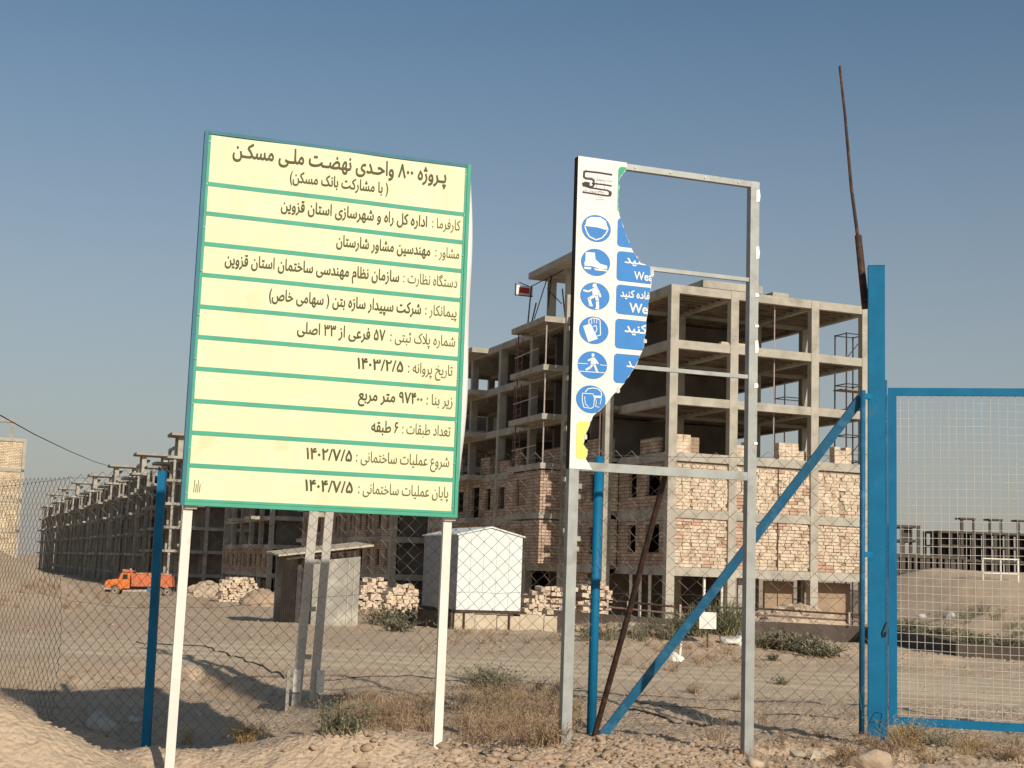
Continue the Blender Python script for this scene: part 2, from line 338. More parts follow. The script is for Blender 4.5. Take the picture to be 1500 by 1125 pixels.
M['brickwall'] = brickmat('rough_brickwork', (0.50, 0.38, 0.28), (0.36, 0.22, 0.16), (0.17, 0.13, 0.10))
M['brickwall_cream'] = brickmat('cream_brickwork', (0.66, 0.54, 0.38), (0.52, 0.40, 0.27), (0.28, 0.2, 0.14))

# ------------------------------------------------------------------ ground
def build_ground():
    rows = list(np.linspace(-80, 6, 12)) + list(7.0 * np.exp(np.arange(0, 262) * 0.0062))
    y = rows[-1]
    while y < 3500:
        y *= 1.018; rows.append(y)
    rows = np.array(rows)
    inner = np.linspace(-0.46, 0.46, 560)
    o = 0.46 * 1.12 ** np.arange(1, 30)
    azs = np.concatenate([-o[::-1], inner, o])
    Y, A = np.meshgrid(rows, azs, indexing='ij'); X = A * np.maximum(Y, 7.0)
    Z = T(X, Y)
    nr, nc = Y.shape
    verts = np.stack([X, Y, Z], -1).reshape(-1, 3)
    i = np.arange(nr - 1)[:, None] * nc + np.arange(nc - 1)[None, :]
    q = np.stack([i, i + 1, i + nc + 1, i + nc], -1).reshape(-1, 4)
    cx = X[:-1, :-1].ravel() * .5 + X[1:, 1:].ravel() * .5; cy = Y[:-1, :-1].ravel() * .5 + Y[1:, 1:].ravel() * .5
    rd = (road_mask(cx, cy) < 1) & (np.abs(cx) < 60)
    for name, msk, m in (('ground', ~rd, M['soil']), ('dirt_road', rd, M['road'])):
        f = q[msk]; used, inv = np.unique(f, return_inverse=True); inv = inv.reshape(-1, 4)
        me = bpy.data.meshes.new(name); vs = verts[used]
        me.vertices.add(len(vs)); me.vertices.foreach_set('co', vs.ravel())
        me.loops.add(inv.size); me.loops.foreach_set('vertex_index', inv.ravel().astype(np.int32))
        me.polygons.add(len(inv)); me.polygons.foreach_set('loop_start', np.arange(0, inv.size, 4, dtype=np.int32))
        me.polygons.foreach_set('loop_total', np.full(len(inv), 4, np.int32))
        me.polygons.foreach_set('use_smooth', np.ones(len(inv), bool))
        me.materials.append(m); me.update(); me.validate()
        tag(link(name, me), kind='structure')
build_ground()

# ------------------------------------------------------------------ the main row of blocks
P0 = P(975, 900, 75.0); P0.z = -1.05
RZ = D2R(90 - 69.15)
ROWM = Matrix.Translation(P0) @ Matrix.Rotation(RZ, 4, 'Z')
ZF = [P(977, y, 75.0).z - P0.z for y in (830, 744.7, 661, 578.3, 496.2, 415.5)]        # tops of the six slabs, local
BEAM = 0.47

def slab(mb, poly, z, inner_edges=(), ribs=True, beam=BEAM, th=0.2):
    """poly counter-clockwise; slab plate with edge beams"""
    mb.cm = 0
    mb.prism(poly, z - th, z)
    n = len(poly); c = Vector((sum(p[0] for p in poly) / n, sum(p[1] for p in poly) / n))
    for i in range(n):
        a = Vector(poly[i]); b = Vector(poly[(i + 1) % n]); d = (b - a).normalized(); nn = Vector((-d.y, d.x))
        a2 = a + d * 0.0; b2 = b - d * 0.36
        q = [a2 + nn * 0.003, b2 + nn * 0.003, b2 + nn * 0.35, a2 + nn * 0.35]
        mb.prism([(p.x, p.y) for p in q], z - beam, z - th - 0.002)
def wall(mb, axis, fix, a0, a1, z0, z1, th, holes=()):
    """wall along local x ('x') or y ('y'), outer face at fix, thickness th towards +"""
    A = sorted({a0, a1, *[h[0] for h in holes], *[h[1] for h in holes]}); Z = sorted({z0, z1, *[h[2] for h in holes], *[h[3] for h in holes]})
    for i in range(len(A) - 1):
        col = []
        for j in range(len(Z) - 1):
            ca = (A[i] + A[i + 1]) / 2; cz = (Z[j] + Z[j + 1]) / 2
            if any(h[0] < ca < h[1] and h[2] < cz < h[3] for h in holes): col.append(None); continue
            if col and col[-1] is not None: col[-1][1] = Z[j + 1]
            else: col.append([Z[j], Z[j + 1]])
        for s in col:
            if s is None: continue
            if axis == 'x': mb.box(A[i], A[i + 1], fix, fix + th, s[0], s[1])
            else: mb.box(fix, fix + th, A[i], A[i + 1], s[0], s[1])

def rib_soffit(parent, u0, u1, v0, v1, zs):
    mb = MB()
    for z in zs:
        v = v0 + 0.6
        while v < v1 - 0.3:
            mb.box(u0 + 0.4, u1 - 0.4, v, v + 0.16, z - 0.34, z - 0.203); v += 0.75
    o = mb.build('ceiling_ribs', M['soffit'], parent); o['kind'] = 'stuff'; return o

rb = random.Random(11)
def col_mesh(w, d, h, name='column'):
    mb = MB(); mb.box(-w / 2, w / 2, -d / 2, d / 2, 0, h); me_o = mb.build(name, M['concrete'])
    me = me_o.data; bpy.data.objects.remove(me_o); return me

def main_block():
    b = empty('unfinished_apartment_block', P0, RZ, 'nearest concrete block of the row, with sunlit cream brick infill below open storeys', 'building')
    W = 13.0; LEN = 40.0; J = -0.9
    poly = [(0, 0), (W, 0), (W, LEN), (J, LEN), (J, 6.5), (0, 6.5)]
    balc = [(12.6, 18.5, -2.4), (27.0, 32.5, -2.2)]
    for k, z in enumerate(ZF):
        mb = MB(); slab(mb, poly, z)
        if k >= 1:
            for v0, v1, u in balc: slab(mb, [(u, v0), (J - 0.003, v0), (J - 0.003, v1), (u, v1)], z - 0.004, beam=0.36)
        # cross beams
        for v in (6.5, 12.6, 18.5, 24.5, 30.5): mb.box(0.4, W - .36, v - 0.17, v + 0.17, z - BEAM, z - .203)
        for u in (4.0, 9.3): mb.box(u - 0.17, u + 0.17, 0.36, LEN - .4, z - BEAM + .004, z - .206)
        mb.build('floor_slab', M['concrete'], b)
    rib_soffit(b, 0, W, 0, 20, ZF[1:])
    # slab plates on the roof
    mb = MB(); mb.box(3.6, 7.6, 3.0, 6.0, ZF[-1] + 0.75, ZF[-1] + 1.2); mb.box(3.8, 8.3, 3.2, 3.5, ZF[-1] + .002, ZF[-1] + .748); mb.box(8.31, 9.4, 3.0, 5, ZF[-1] + .72, ZF[-1] + .95)
    mb.build('roof_upstand', M['concrete'], b)
    # columns (full height, slightly proud of the beams)
    cm = col_mesh(0.50, 0.42, ZF[-1] - .01); cm2 = col_mesh(0.62, 0.42, ZF[-1] + 3.2)
    vs = (0, 6.5, 12.6, 18.5, 24.5, 30.5, 36.5, 39.7)
    for i, u in enumerate((0, 4.0, 9.3, W)):
        for j, v in enumerate(vs):
            uu = J if (i == 0 and v > 0) else u
            if i == 0: uu += 0.22
            if i == 3: uu -= 0.24
            o = link('column', cm, b); o.location = (uu, v + (0.18 if j == 0 else 0) , 0)
            if i == 0 and j == 2: o.data = cm2
    # stair tower over the roof
    zt = ZF[-1] + 3.2
    mb = MB(); mb.prism([(-1.9, 9.0), (2.3, 9.0), (2.3, 17.0), (-1.9, 17.0)], zt, zt + 0.42)
    t = mb.build('stair_tower_roof', M['concrete'], b)
    for (u, v) in ((1.9, 10.0), (1.9, 16.2), (-0.5, 16.2)):
        mb = MB(); mb.box(u - .25, u + .25, v - .2, v + .2, ZF[-1] + .003, zt - .002); mb.build('column', M['concrete'], b)
    mb = MB(); mb.box(-.4, 1.6, 10.6, 10.9, ZF[-1] + 1.3, ZF[-1] + 1.75); mb.build('stair_beam', M['concrete'], b)
    # half landings of the stairs
    for k in range(1, 6):
        z = (ZF[k] + ZF[k - 1]) / 2 + 0.3
        mb = MB(); mb.box(-1.75, 2.2, 10.2, 10.62, z, z + 0.28); mb.box(-1.7, -1.3, 8.6, 10.2, z - .5, z - .2)
        mb.box(-1.5, .9, 9.0, 9.5, z - 1.1, z - .82)
        mb.build('stair_landing', M['concrete'], b)
    # facade towards the road: brick bays, second and third storeys
    bays = [(0.52, 3.72), (4.28, 9.02), (9.58, 12.5)]
    ms = []
    for q in range(6):
        r = random.Random(q); L_ = 0.40 + 0.03 * q; mb = MB(); mb.box(0, L_, 0, 0.16, 0, 0.165)
        me_o = mb.build('brick', M['brick_red'] if q == 5 else M['brick']); me = me_o.data; bpy.data.objects.remove(me_o)
        for v in me.vertices: v.co += Vector((r.uniform(-.018, .018), r.uniform(-.012, .012), r.uniform(-.014, .014)))
        ms.append((L_, me))
    r = random.Random(5); count = 0; rest = MB(); rest2 = MB()
    for st in (1, 0):
        z0 = ZF[st] + 0.01; z1 = ZF[st + 1] - BEAM - 0.02
        for bi, (u0, u1) in enumerate(bays):
            mb = MB(); mb.box(u0 - .3, u1 + .3, 0.185, 0.32, z0, z1); mb.build('mortar_bed', M['mortar'], b)
            joint = u0 + (u1 - u0) * (0.32 if bi == 0 else 0.62)
            z = z0 + 0.01; row = 0
            while z + 0.17 < z1 + 0.03:
                u = u0 + r.uniform(-.12, 0.02)
                while u < u1 - 0.08:
                    blob = vnoise(np.array([u * .9 + st * 7]), np.array([z * .9 + bi * 3]), 31)[0]
                    qi = r.randrange(5)
                    if blob > .45 and r.random() < .6: qi = 5
                    L_, me = ms[qi]; L2 = min(L_, u1 + .05 - u); sx = L2 / L_
                    if abs(u + L2 / 2 - joint) < 0.2 and r.random() < .5: u += 0.14; continue
                    dy = 0.10 + r.uniform(-.02, .03)
                    if count < 300 and r.random() < .93:
                        o = link('brick', me, b); o.location = (u, dy, z); o.scale = (sx, 1, 1); o.rotation_euler = (0, r.uniform(-.02, .02), r.uniform(-.03, .03)); count += 1
                    elif r.random() < .985:
                        (rest2 if qi == 5 else rest).box(u, u + L2, dy, dy + .16, z + r.uniform(-.008, .008), z + .165 + r.uniform(-.012, .008))
                    u += L2 + r.uniform(.02, .045)
                z += 0.190; row += 1
    o = rest.build('brick_infill', M['brick'], b); o['kind'] = 'stuff'
    o = rest2.build('brick_infill', M['brick_red'], b); o['kind'] = 'stuff'
    mb = MB(); mb.box(6.95, 6.99, .04, .08, 0, ZF[2] + .3); mb.build('drain_pipe', M['rust'], b)
    mb = MB(); mb.tube([(6.9, .5, ZF[2]), (6.9, .5, ZF[-1] - .4)], .035, 6); mb.build('shoring_prop', M['prop'], b)
    # side facade brickwork with window openings (shaded)
    segs = [(0.45, 6.25, 0.02, [(1.0, 2.7, .75, 2.3), (3.9, 4.9, .75, 2.3)]), (6.75, 12.35, J + .02, [(7.6, 8.4, .6, 2.2), (10.2, 11.1, .6, 2.2)]),
            (12.85, 18.3, J + .04, [(13.0, 14.6, 0, 2.3), (16.3, 17.9, .5, 2.2)]), (18.75, 24.3, J + .02, [(20.0, 21.6, .6, 2.1), (22.8, 24.0, .6, 2.1)]),
            (24.75, 30.3, J + .02, [(25.6, 26.6, .6, 2.1), (28.0, 29.6, .1, 2.3)]), (30.75, 36.3, J + .02, [(31.5, 33.0, .6, 2.1), (34.2, 35.6, .6, 2.1)]), (36.75, 39.5, J + .02, [(37.4, 38.6, .6, 2.1)])]
    for st in (0, 1):
        z0 = ZF[st] + .003; z1 = ZF[st + 1] - BEAM - .003
        for a0, a1, fx, hs_ in segs:
            mb = MB(); wall(mb, 'y', fx, a0, a1, z0, z1, .2, [(h[0], h[1], z0 + h[2], z0 + h[3]) for h in hs_]); mb.build('brick_wall', M['brickwall'], b)
            for h in hs_:
                mb = MB(); mb.box(fx - .02, fx + .22, h[0] - .15, h[1] + .15, z0 + h[3] + .003, z0 + h[3] + .14); mb.build('lintel', M['concrete'], b)
        mb = MB(); wall(mb, 'x', 6.29, J + .05, -.02, z0, z1, .18); mb.build('brick_wall', M['brickwall_cream'], b)
        mb = MB(); wall(mb, 'y', W - .24, .6, 39, z0, z1, .2, [(8, 9.5, z0 + .7, z0 + 2.2), (20, 21.5, z0 + .7, z0 + 2.2)]); mb.build('brick_wall', M['brickwall_cream'], b)
        mb = MB(); wall(mb, 'x', LEN - .25, J + .5, W - .4, z0, z1, .2); mb.build('brick_wall', M['brickwall'], b)
        # protruding bay of brick under the balconies
        for v0, v1, u in balc[:1]:
            mb = MB(); wall(mb, 'x', v0 + .02, u + .25, J - .01, z0, z1, .18); wall(mb, 'y', u + .05, v0 + .02, v1 - .1, z0, z1, .18, [(v0 + 2.4, v0 + 4.2, z0 + .5, z0 + 2.2)])
            mb.build('brick_wall', M['brickwall'], b)
    # open storeys: low brick walls, partition walls, lift core
    for k in (2,):
        z0 = ZF[k] + .003
        for (u0, u1, h) in ((-.03, .9, .95), (9.9, 11.2, .9), (4.4, 5.5, .85)):
            pass
        for v0, v1, h in ((1.2, 3.6, .9), (7.2, 9.0, 1.2), (13, 16.0, 1.1), (20, 21.2, 1.5), (22, 24, .8), (26, 28, 1.3), (32, 34, 1.6)):
            fx = .05 if v0 < 6 else J + .05
            mb = MB(); wall(mb, 'y', fx, v0, v1, z0, z0 + h, .2); mb.build('low_brick_wall', M['brickwall'], b)
    for k in range(-1, 5):
        z0 = (ZF[k] if k >= 0 else 0) + .003; z1 = ZF[k + 1] - BEAM - .003
        mb = MB(); wall(mb, 'x', 9.0, -.6, 8.9, z0, z1, .25); wall(mb, 'x', 17.0, .3, 11.0, z0, z1, .25); wall(mb, 'x', 26, .3, 12, z0, z1, .25); wall(mb, 'y', 7.6, 9.3, 16.8, z0, z1, .25)
        wall(mb, 'y', 5.2, 17.3, 38, z0, z1, .25)
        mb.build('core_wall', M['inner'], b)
    # ground storey: doors posts and mud rendered walls
    z1 = ZF[0] - BEAM - .003
    for u0, u1, v in ((7.1, 9.0, 1.6), (9.6, 12.7, 1.4)):
        mb = MB(); wall(mb, 'x', v, u0, u1, 0, z1 - .1, .2); mb.build('rendered_wall', M['mudwall'], b)
    for u in (2.45, 3.55):
        mb = MB(); mb.box(u, u + .12, .3, .42, 0, z1); mb.build('door_post', M['white_paint'], b)
    mb = MB(); mb.box(4.9, 5.7, .8, .95, 0, z1); mb.build('rendered_wall', M['plaster'], b)
    for a0_, a1_ in ((9, 12.3), (18.8, 24.2)):
        mb = MB(); wall(mb, 'y', J + .3, a0_, a1_, 0, z1, .2); mb.build('brick_wall', M['brickwall'], b)
    for v in (2.2, 3.4, 4.6):
        mb = MB(); mb.box(.1, .22, v, v + .13, 0, z1); mb.build('door_post', M['white_paint'], b)
    # long shoring props on the balcony edge
    for v, u, k0 in ((13.0, -2.1, 1), (6.9, -1.0, 2), (17.9, -2.1, 2)):
        for k in range(k0, 5):
            mb = MB(); mb.tube([(u, v, ZF[k] + .002), (u, v, ZF[k + 1] - .38)], .05, 6); mb.build('shoring_prop', M['prop'] if v == 13.0 else M['scaff'], b)
    for k in range(2, 5):
        mb = MB()
        mb.tube([(J - .5, 18.9, ZF[k] + .002), (J - .5, 18.9, ZF[k + 1] - .5)], .04, 6); mb.tube([(J - .5, 20.1, ZF[k] + .002), (J - .5, 20.1, ZF[k + 1] - .5)], .04, 6)
        for q in range(5): mb.tube([(J - .5, 18.9, ZF[k] + .5 + q * .45), (J - .5, 20.1, ZF[k] + .5 + q * .45)], .03, 5)
        mb.build('steel_ladder_frame', M['scaff'], b)
        mb = MB(); mb.tube([(-2.2, 14, ZF[k] + 1.2), (-2.2, 18.2, ZF[k] + 1.1)], .035, 6); mb.build('guard_rail', M['prop'], b)
    return b
main_block()

def rowpt(u, v, z=0.0):
    return ROWM @ Vector((u, v, z))

def block2(v0, LEN, u_off, label, brick_floors, tower_v):
    """further finished-to-half block of the same row (mostly behind the big sign)"""
    base = rowpt(u_off, v0, 0); base.z = Tz(base.x, base.y) - .2
    b = empty('unfinished_apartment_block', base, RZ, label, 'building', 'concrete framed apartment blocks in the row')
    W = 13; zf = [2.75 + 3.12 * k for k in range(6)]
    for k, z in enumerate(zf):
        mb = MB(); slab(mb, [(0, 0), (W, 0), (W, LEN), (0, LEN)], z)
        if k:
            q = 4.0
            while q + 5 < LEN:
                slab(mb, [(-1.4, q), (-.003, q), (-.003, q + 4.5), (-1.4, q + 4.5)], z - .004, beam=.36); q += 11
        mb.build('floor_slab', M['concrete'], b)
    cm = col_mesh(.5, .42, zf[-1] - .01); n = int(LEN / 5.2)
    for i, u in enumerate((.22, 4.4, 8.8, W - .24)):
        for j in range(n + 1):
            o = link('column', cm, b); o.location = (u, .2 + (LEN - .42) * j / n, 0)
    zt = zf[-1] + 3.1
    mb = MB(); mb.box(-1.5, 4, tower_v, tower_v + 7, zt, zt + .4); mb.build('stair_tower_roof', M['concrete'], b)
    for u, v in ((0, tower_v + .6), (3.5, tower_v + .6), (0, tower_v + 6.4), (3.5, tower_v + 6.4)):
        mb = MB(); mb.box(u - .25, u + .25, v - .2, v + .2, zf[-1] + .002, zt - .002); mb.build('column', M['concrete'], b)
    r = random.Random(int(v0))
    for st in range(-1, 5):
        z0 = (zf[st] if st >= 0 else 0) + .003; z1 = zf[st + 1] - BEAM - .003
        for j in range(n):
            a0 = .2 + (LEN - .42) * j / n + .24; a1 = .2 + (LEN - .42) * (j + 1) / n - .24
            if 0 <= st < brick_floors:
                hs_ = [(a0 + .7, a0 + 1.5, z0 + .7, z0 + 2.1), (a1 - 1.9, a1 - .7, z0 + .7, z0 + 2.1)]
                if r.random() < .3: hs_ = [(a0 + .6, a0 + 1.2, z0 + .7, z0 + 2.1), (a0 + 1.8, a0 + 2.6, z0 + .7, z0 + 2.1), (a1 - 1.2, a1 - .5, z0 + .7, z0 + 2.1)]
                mb = MB(); wall(mb, 'y', .03, a0, a1, z0, z1, .2, hs_); mb.build('brick_wall', M['brickwall'], b)
            elif r.random() < .25:
                mb = MB(); wall(mb, 'y', 1.2 + r.random() * 3, a0, a1 - r.uniform(0, 2), z0, z0 + r.uniform(.8, 2.5), .2); mb.build('partition_wall', M['brickwall'], b)
        mb = MB(); wall(mb, 'y', 5, 1, LEN - 1, z0, z1, .25); wall(mb, 'x', LEN * .5, 1, 10, z0, z1, .25); wall(mb, 'x', 1.2, 1, 10, z0, z1, .25); mb.build('core_wall', M['inner'], b)
    return b
block2(44.5, 34, -2.6, 'second concrete block of the row, shaded brickwork below the right half of the cream sign', 2, 3)
block2(83, 30, -5.2, 'third concrete block of the row, one brick storey showing left of the guard hut', 1, 3)

def frame_mesh_block():
    """bare skeleton block; returns the Empty with its parts"""
    b = empty('concrete_frame_block', (0, 0, 0), RZ)
    W = 13; LEN = 30.0; zf = [2.75 + 3.12 * k for k in range(6)]
    for k, z in enumerate(zf):
        mb = MB(); mb.box(0, W, 0, LEN, z - .42, z)
        if k:
            for q in (0.6, 14, 24): mb.box(-2.3, -.003, q, q + 4.2, z - .34, z - .004)
        mb.build('floor_slab', M['concrete_far'], b)
    mb = MB(); r = random.Random(3)
    for u in (.2, 3.4, 6.5, 9.7, W - .2):
        for j in range(9):
            v = .2 + (LEN - .4) * j / 8; mb.box(u - .24, u + .24, v - .22, v + .22, 0, zf[-1] - .43)
    for (q0, q1) in ((0.9, 4.5), (14.3, 17.9), (24.3, 27.9)):
        for v in (q0, q1): mb.box(-1.4, -1.1, v - .15, v + .15, 0, zf[-1] - .5)
    o = mb.build('columns', M['concrete_far'], b); o['kind'] = 'stuff'
    mb = MB()
    for k in range(-1, 5):
        z0 = (zf[k] if k >= 0 else 0); z1 = zf[k + 1] - .43
        for v in (5, 18):
            mb.box(2.2, 9, v, v + .2, z0, z1)
        mb.box(6.6, 6.8, 6, 17, z0, z1)
    mb.build('core_wall', M['concrete_far'], b)
    mb = MB(); mb.box(-1.6, 3.6, 3.0, 8.0, zf[-1] + 3.0, zf[-1] + 3.4); mb.build('stair_tower_roof', M['concrete_far'], b)
    mb = MB()
    for u, v in ((-.2, 4.4), (3.1, 4.4), (-.2, 7.4), (3.1, 7.4)): mb.box(u - .35, u + .35, v - .3, v + .3, zf[-1], zf[-1] + 3)
    mb.build('stair_tower_columns', M['concrete'], b)
    mb = MB(); mb.box(.6, 1.1, 8.0, 24, zf[-1] + 2.3, zf[-1] + 2.6); mb.box(.6, 1.1, 23.6, 24, zf[-1], zf[-1] + 2.3); mb.build('roof_beam', M['concrete_far'], b)
    return b
f0 = frame_mesh_block(); kids = list(f0.children)
names = ['nearest bare concrete frame block behind the orange truck and cream sign', 'second bare concrete frame block counted away from the cream sign', 'third bare concrete frame block, right above the truck cab',
         'fourth bare concrete frame block from the cream sign', 'fifth bare concrete frame block from the cream sign', 'sixth bare frame block, last but one at the far left of the row', 'farthest bare concrete frame block at the left end of the row']
for k in range(7):
    if k == 0: b = f0; kk = kids
    else:
        b = f0.copy(); COL.objects.link(b)
        for c in kids: d = c.copy(); COL.objects.link(d); d.parent = b
    p = rowpt(-9.6 - 1.15 * k, 121 + 33.5 * k); p.z = Tz(p.x, p.y) - .4 - .1 * k
    r_ = random.Random(40 + k)
    for q_ in range(9):
        st = r_.randrange(5); z0 = 2.75 + 3.12 * st; v0 = r_.uniform(1, 26)
        mb = MB(); mb.box(.1, .35, v0, v0 + r_.uniform(1.5, 3.4), z0 + .003, z0 + r_.choice((.9, 1.4, 2.6))); mb.build('partition_wall', M['brickwall' if r_.random() < .6 else 'concrete_far'], b)
    b.location = p; tag(b, names[k], 'building', 'bare concrete frames in the far row')

# ---- brick building at the left edge
def left_building():
    D = 178; a = P(-40, 800, D); c = P(27, 800, D - 5); zb = Tz(c.x, c.y) - .5
    e = P(35.5, 800, D + 6)
    fr = (Vector((a.x, a.y, 0)) - Vector((c.x, c.y, 0))).normalized(); ang = math.atan2(-fr.y, -fr.x)
    b = empty('brick_apartment_block', (c.x, c.y, zb), RZ, 'pale brick building with open roof frame at the left edge beyond the earth heap', 'building')
    W = 14; zt = P(20, 647, D).z - zb; nst = 5; h = zt / nst
    for k in range(1, nst + 1):
        mb = MB(); mb.box(-W, 0, 0, 12, h * k - .4, h * k); mb.build('floor_slab', M['concrete'], b)
    for k in range(nst):
        for u0, u1 in ((-W + .4, -7.2), (-6.8, -3.7), (-3.3, -.45)):
            mb = MB(); mb.box(u0, u1, .12, .3, h * k + .003, h * (k + 1) - .403); mb.build('brick_wall', M['brickwall_cream'], b)
        mb = MB(); wall(mb, 'y', -.3, .6, 11.5, h * k + .003, h * (k + 1) - .403, .18, [(3, 5, h * k + .9, h * k + 2.3)]); mb.build('brick_wall', M['brickwall_cream'], b)
    for u in (-W + .2, -7, -3.5, -.22):
        for v in (.2, 6, 11.8):
            mb = MB(); mb.box(u - .2, u + .2, v - .2, v + .2, 0, zt - .402); mb.build('column', M['concrete'], b)
    mb = MB(); mb.box(-2.2, -1.7, .5, 1.0, zt, zt + 2.0); mb.box(-9, -1.6, .4, 1.1, zt + 2.0, zt + 2.4); mb.box(-9, -8.5, .5, 1, zt, zt + 2); mb.build('roof_frame', M['concrete_far'], b)
left_building()

# ---- skeletons far away on the right
M['dark_frame'] = mat('dark_concrete', (0.085, 0.068, 0.055), 0.9, 0.2, 0.5)  # darker brown concrete for the far skeletons
def far_frame(px0, px1, D, ytop, ybase, nst, nb, label, extra=None, depth=10, rz=0.25):
    a = P(px0, ybase, D); c = P(px1, ybase, D); W = c.x - a.x; zb = a.z - 1.5; H = P(px0, ytop, D).z - zb
    b = empty('concrete_frame_building', (a.x, a.y, zb), rz * 0.3, label, 'building', 'open concrete skeletons beyond the gate')
    h = H / nst
    for k in range(1, nst + 1):
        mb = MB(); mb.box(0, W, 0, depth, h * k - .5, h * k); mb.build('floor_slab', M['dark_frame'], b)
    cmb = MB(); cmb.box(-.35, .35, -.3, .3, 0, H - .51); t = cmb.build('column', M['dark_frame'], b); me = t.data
    bpy.data.objects.remove(t)
    for j in range(nb + 1):
        for v in (.4, depth / 2, depth - .4):
            o = link('column', me, b); o.location = (.36 + (W - .72) * j / nb, v, 0)
    r = random.Random(int(px0))
    for k in range(nst):
        for j in range(nb):
            if r.random() < .12:
                u0 = .8 + (W - .8) * j / nb
                mb = MB(); mb.box(u0, u0 + (W / nb - 1) * r.uniform(.3, .9), 2, 2.3, h * k + .002, h * k + h - .502); mb.build('partition_wall', M['dark_frame'], b)
    if extra:
        for u0, u1 in extra:
            mb = MB(); mb.box(u0, u0 + .6, 1, 1.6, H + .002, H + 2.9); mb.box(u1 - .5, u1, 1, 1.6, H + .002, H + 2.9); mb.box(u0 - .3, u1, .6, 4, H + 2.903, H + 3.3); mb.build('stair_tower', M['dark_frame'], b)
    return b
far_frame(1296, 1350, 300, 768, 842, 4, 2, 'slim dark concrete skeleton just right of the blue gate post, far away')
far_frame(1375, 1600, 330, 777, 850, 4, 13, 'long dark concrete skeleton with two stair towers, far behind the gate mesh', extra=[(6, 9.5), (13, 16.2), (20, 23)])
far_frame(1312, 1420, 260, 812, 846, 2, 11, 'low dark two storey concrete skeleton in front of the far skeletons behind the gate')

# ------------------------------------------------------------------ things on the main block
def on_main(u, v, z): return ROWM @ Vector((u, v, z))
def block_stack(u, v, z, w, d, h, label, m='brickwall_cream', grp='block stacks on the open floor edge'):
    b = empty('block_stack', on_main(u, v, z), RZ, label, 'brick stack', grp)
    r = random.Random(int(u * 100 + v * 10)); zz = 0.0; rows = max(2, round(h / .2)); n = max(1, round(w / .45))
    for i in range(rows):
        for j in range(n):
            if i == rows - 1 and r.random() < .2 and n > 1: continue
            w_ = w / n; mb = MB(); mb.box(j * w_ + .008, (j + 1) * w_ - .008, r.uniform(-.015, .015), d, zz, zz + h / rows - .012)
            mb.build('brick', M['brick'] if m == 'brickwall_cream' else M[m], b)
        zz += h / rows
    return b
zf3 = ZF[2] + .004
block_stack(.5, .1, zf3, .9, .5, 1.0, 'pale brick stack on the first open floor right beside the corner column')
block_stack(1.55, 1.6, zf3, 1.2, .5, 1.05, 'shaded brown block stack set back between the first two columns', 'mudwall')
block_stack(4.3, .1, zf3, 1.1, .5, .85, 'pale brick stack right of the second column seen through the empty sign frame')
block_stack(7.0, .1, zf3, 1.3, .5, .95, 'pale brick stack in the middle of the widest open bay')
block_stack(8.6, .6, zf3, .55, .4, .6, 'small pale brick stack left of the third column')
block_stack(10.7, .1, zf3, 1.15, .5, .95, 'pale brick stack in the last open bay beside the blue gate post')
block_stack(9.9, 1.2, zf3, .6, .5, .95, 'dark brick stack behind the last bay stack', 'brick_red')
block_stack(-.55, 7.2, zf3, .7, 1.5, 1.25, 'grey block stack on the shaded side floor edge left of the torn banner', 'plaster')
# planks on the fourth floor
o = MB(); o.box(0, 1.9, 0, .5, 0, .1); o.box(.1, 1.7, .1, .45, .104, .18)
o = o.build('plank_pile', M['block']); o.location = on_main(3.2, .1, ZF[4] + .004); o.rotation_euler = (0, 0, RZ); tag(o, 'pale planks lying on the floor edge by the second column', 'planks')
# scaffolds at the right side
def scaffold(u, v, z0, z1, label, w=1.3, d=1.2):
    b = empty('scaffold_tower', on_main(u, v, z0), RZ, label, 'scaffold', 'steel scaffold towers')
    H = z1 - z0
    for (x, y) in ((0, 0), (w, 0), (0, d), (w, d)):
        mb = MB(); mb.tube([(x, y, 0), (x, y, H)], .05, 6); mb.build('upright', M['scaff_dark'], b)
    z = .5
    while z < H:
        mb = MB()
        for a, c in (((0, 0), (w, 0)), ((w, 0), (w, d)), ((w, d), (0, d)), ((0, d), (0, 0))): mb.tube([(*a, z), (*c, z)], .035, 5)
        mb.build('ledger', M['scaff_dark'], b); z += 1.55
    mb = MB(); z = .5
    while z < H - 1.6:
        mb.tube([(0, 0, z), (w, 0, z + 1.5)], .03, 5); z += 3.1
    mb.build('brace', M['scaff_dark'], b)
    for z in (H * .45, H * .8):
        mb = MB(); mb.box(-.2, w + .5, .1, d - .1, z, z + .06); mb.build('scaffold_board', M['mudwall'], b)
    return b
scaffold(13.5, 3.0, 0, ZF[-1] - 1.0, 'dark steel scaffold tower outside the right end of the block, nearest the gate post')
scaffold(13.9, 10.5, 0, ZF[-1] - 1.6, 'dark steel scaffold tower farther back seen through the widest open bay', 2.6)
# hoist frame on the roof with a banner
hb = empty('roof_hoist', on_main(-1.8, 13.6, ZF[-1] + .004), RZ, 'spindly steel hoist frame standing on the roof left of the stair tower', 'hoist')
for (u, v, h, l) in ((0, .2, 2.9, .25), (.3, 4.3, 3.0, .2), (1.3, 2.6, 2.6, -.3), (1.5, .6, 2.2, -.3), (-.1, 2.6, 1.5, .3)):
    mb = MB(); mb.tube([(u, v, 0), (u + l, v, h)], .05, 6); mb.build('upright', M['scaff_dark'], hb)
for a, c in (((.2, .2, 2.85), (.5, 4.3, 2.95)), ((.2, .2, 2.85), (1.0, 2.6, 2.5)), ((.25, .9, 2.9), (.1, 2.6, .4)), ((.2, .2, 1.8), (1.2, .6, 1.2)), ((.3, 4.2, 2.9), (-.3, 4.6, 3.2)), ((.2, .1, 2.8), (.8, -.5, 3.2))):
    mb = MB(); mb.tube([a, c], .035, 5); mb.build('brace', M['scaff_dark'], hb)
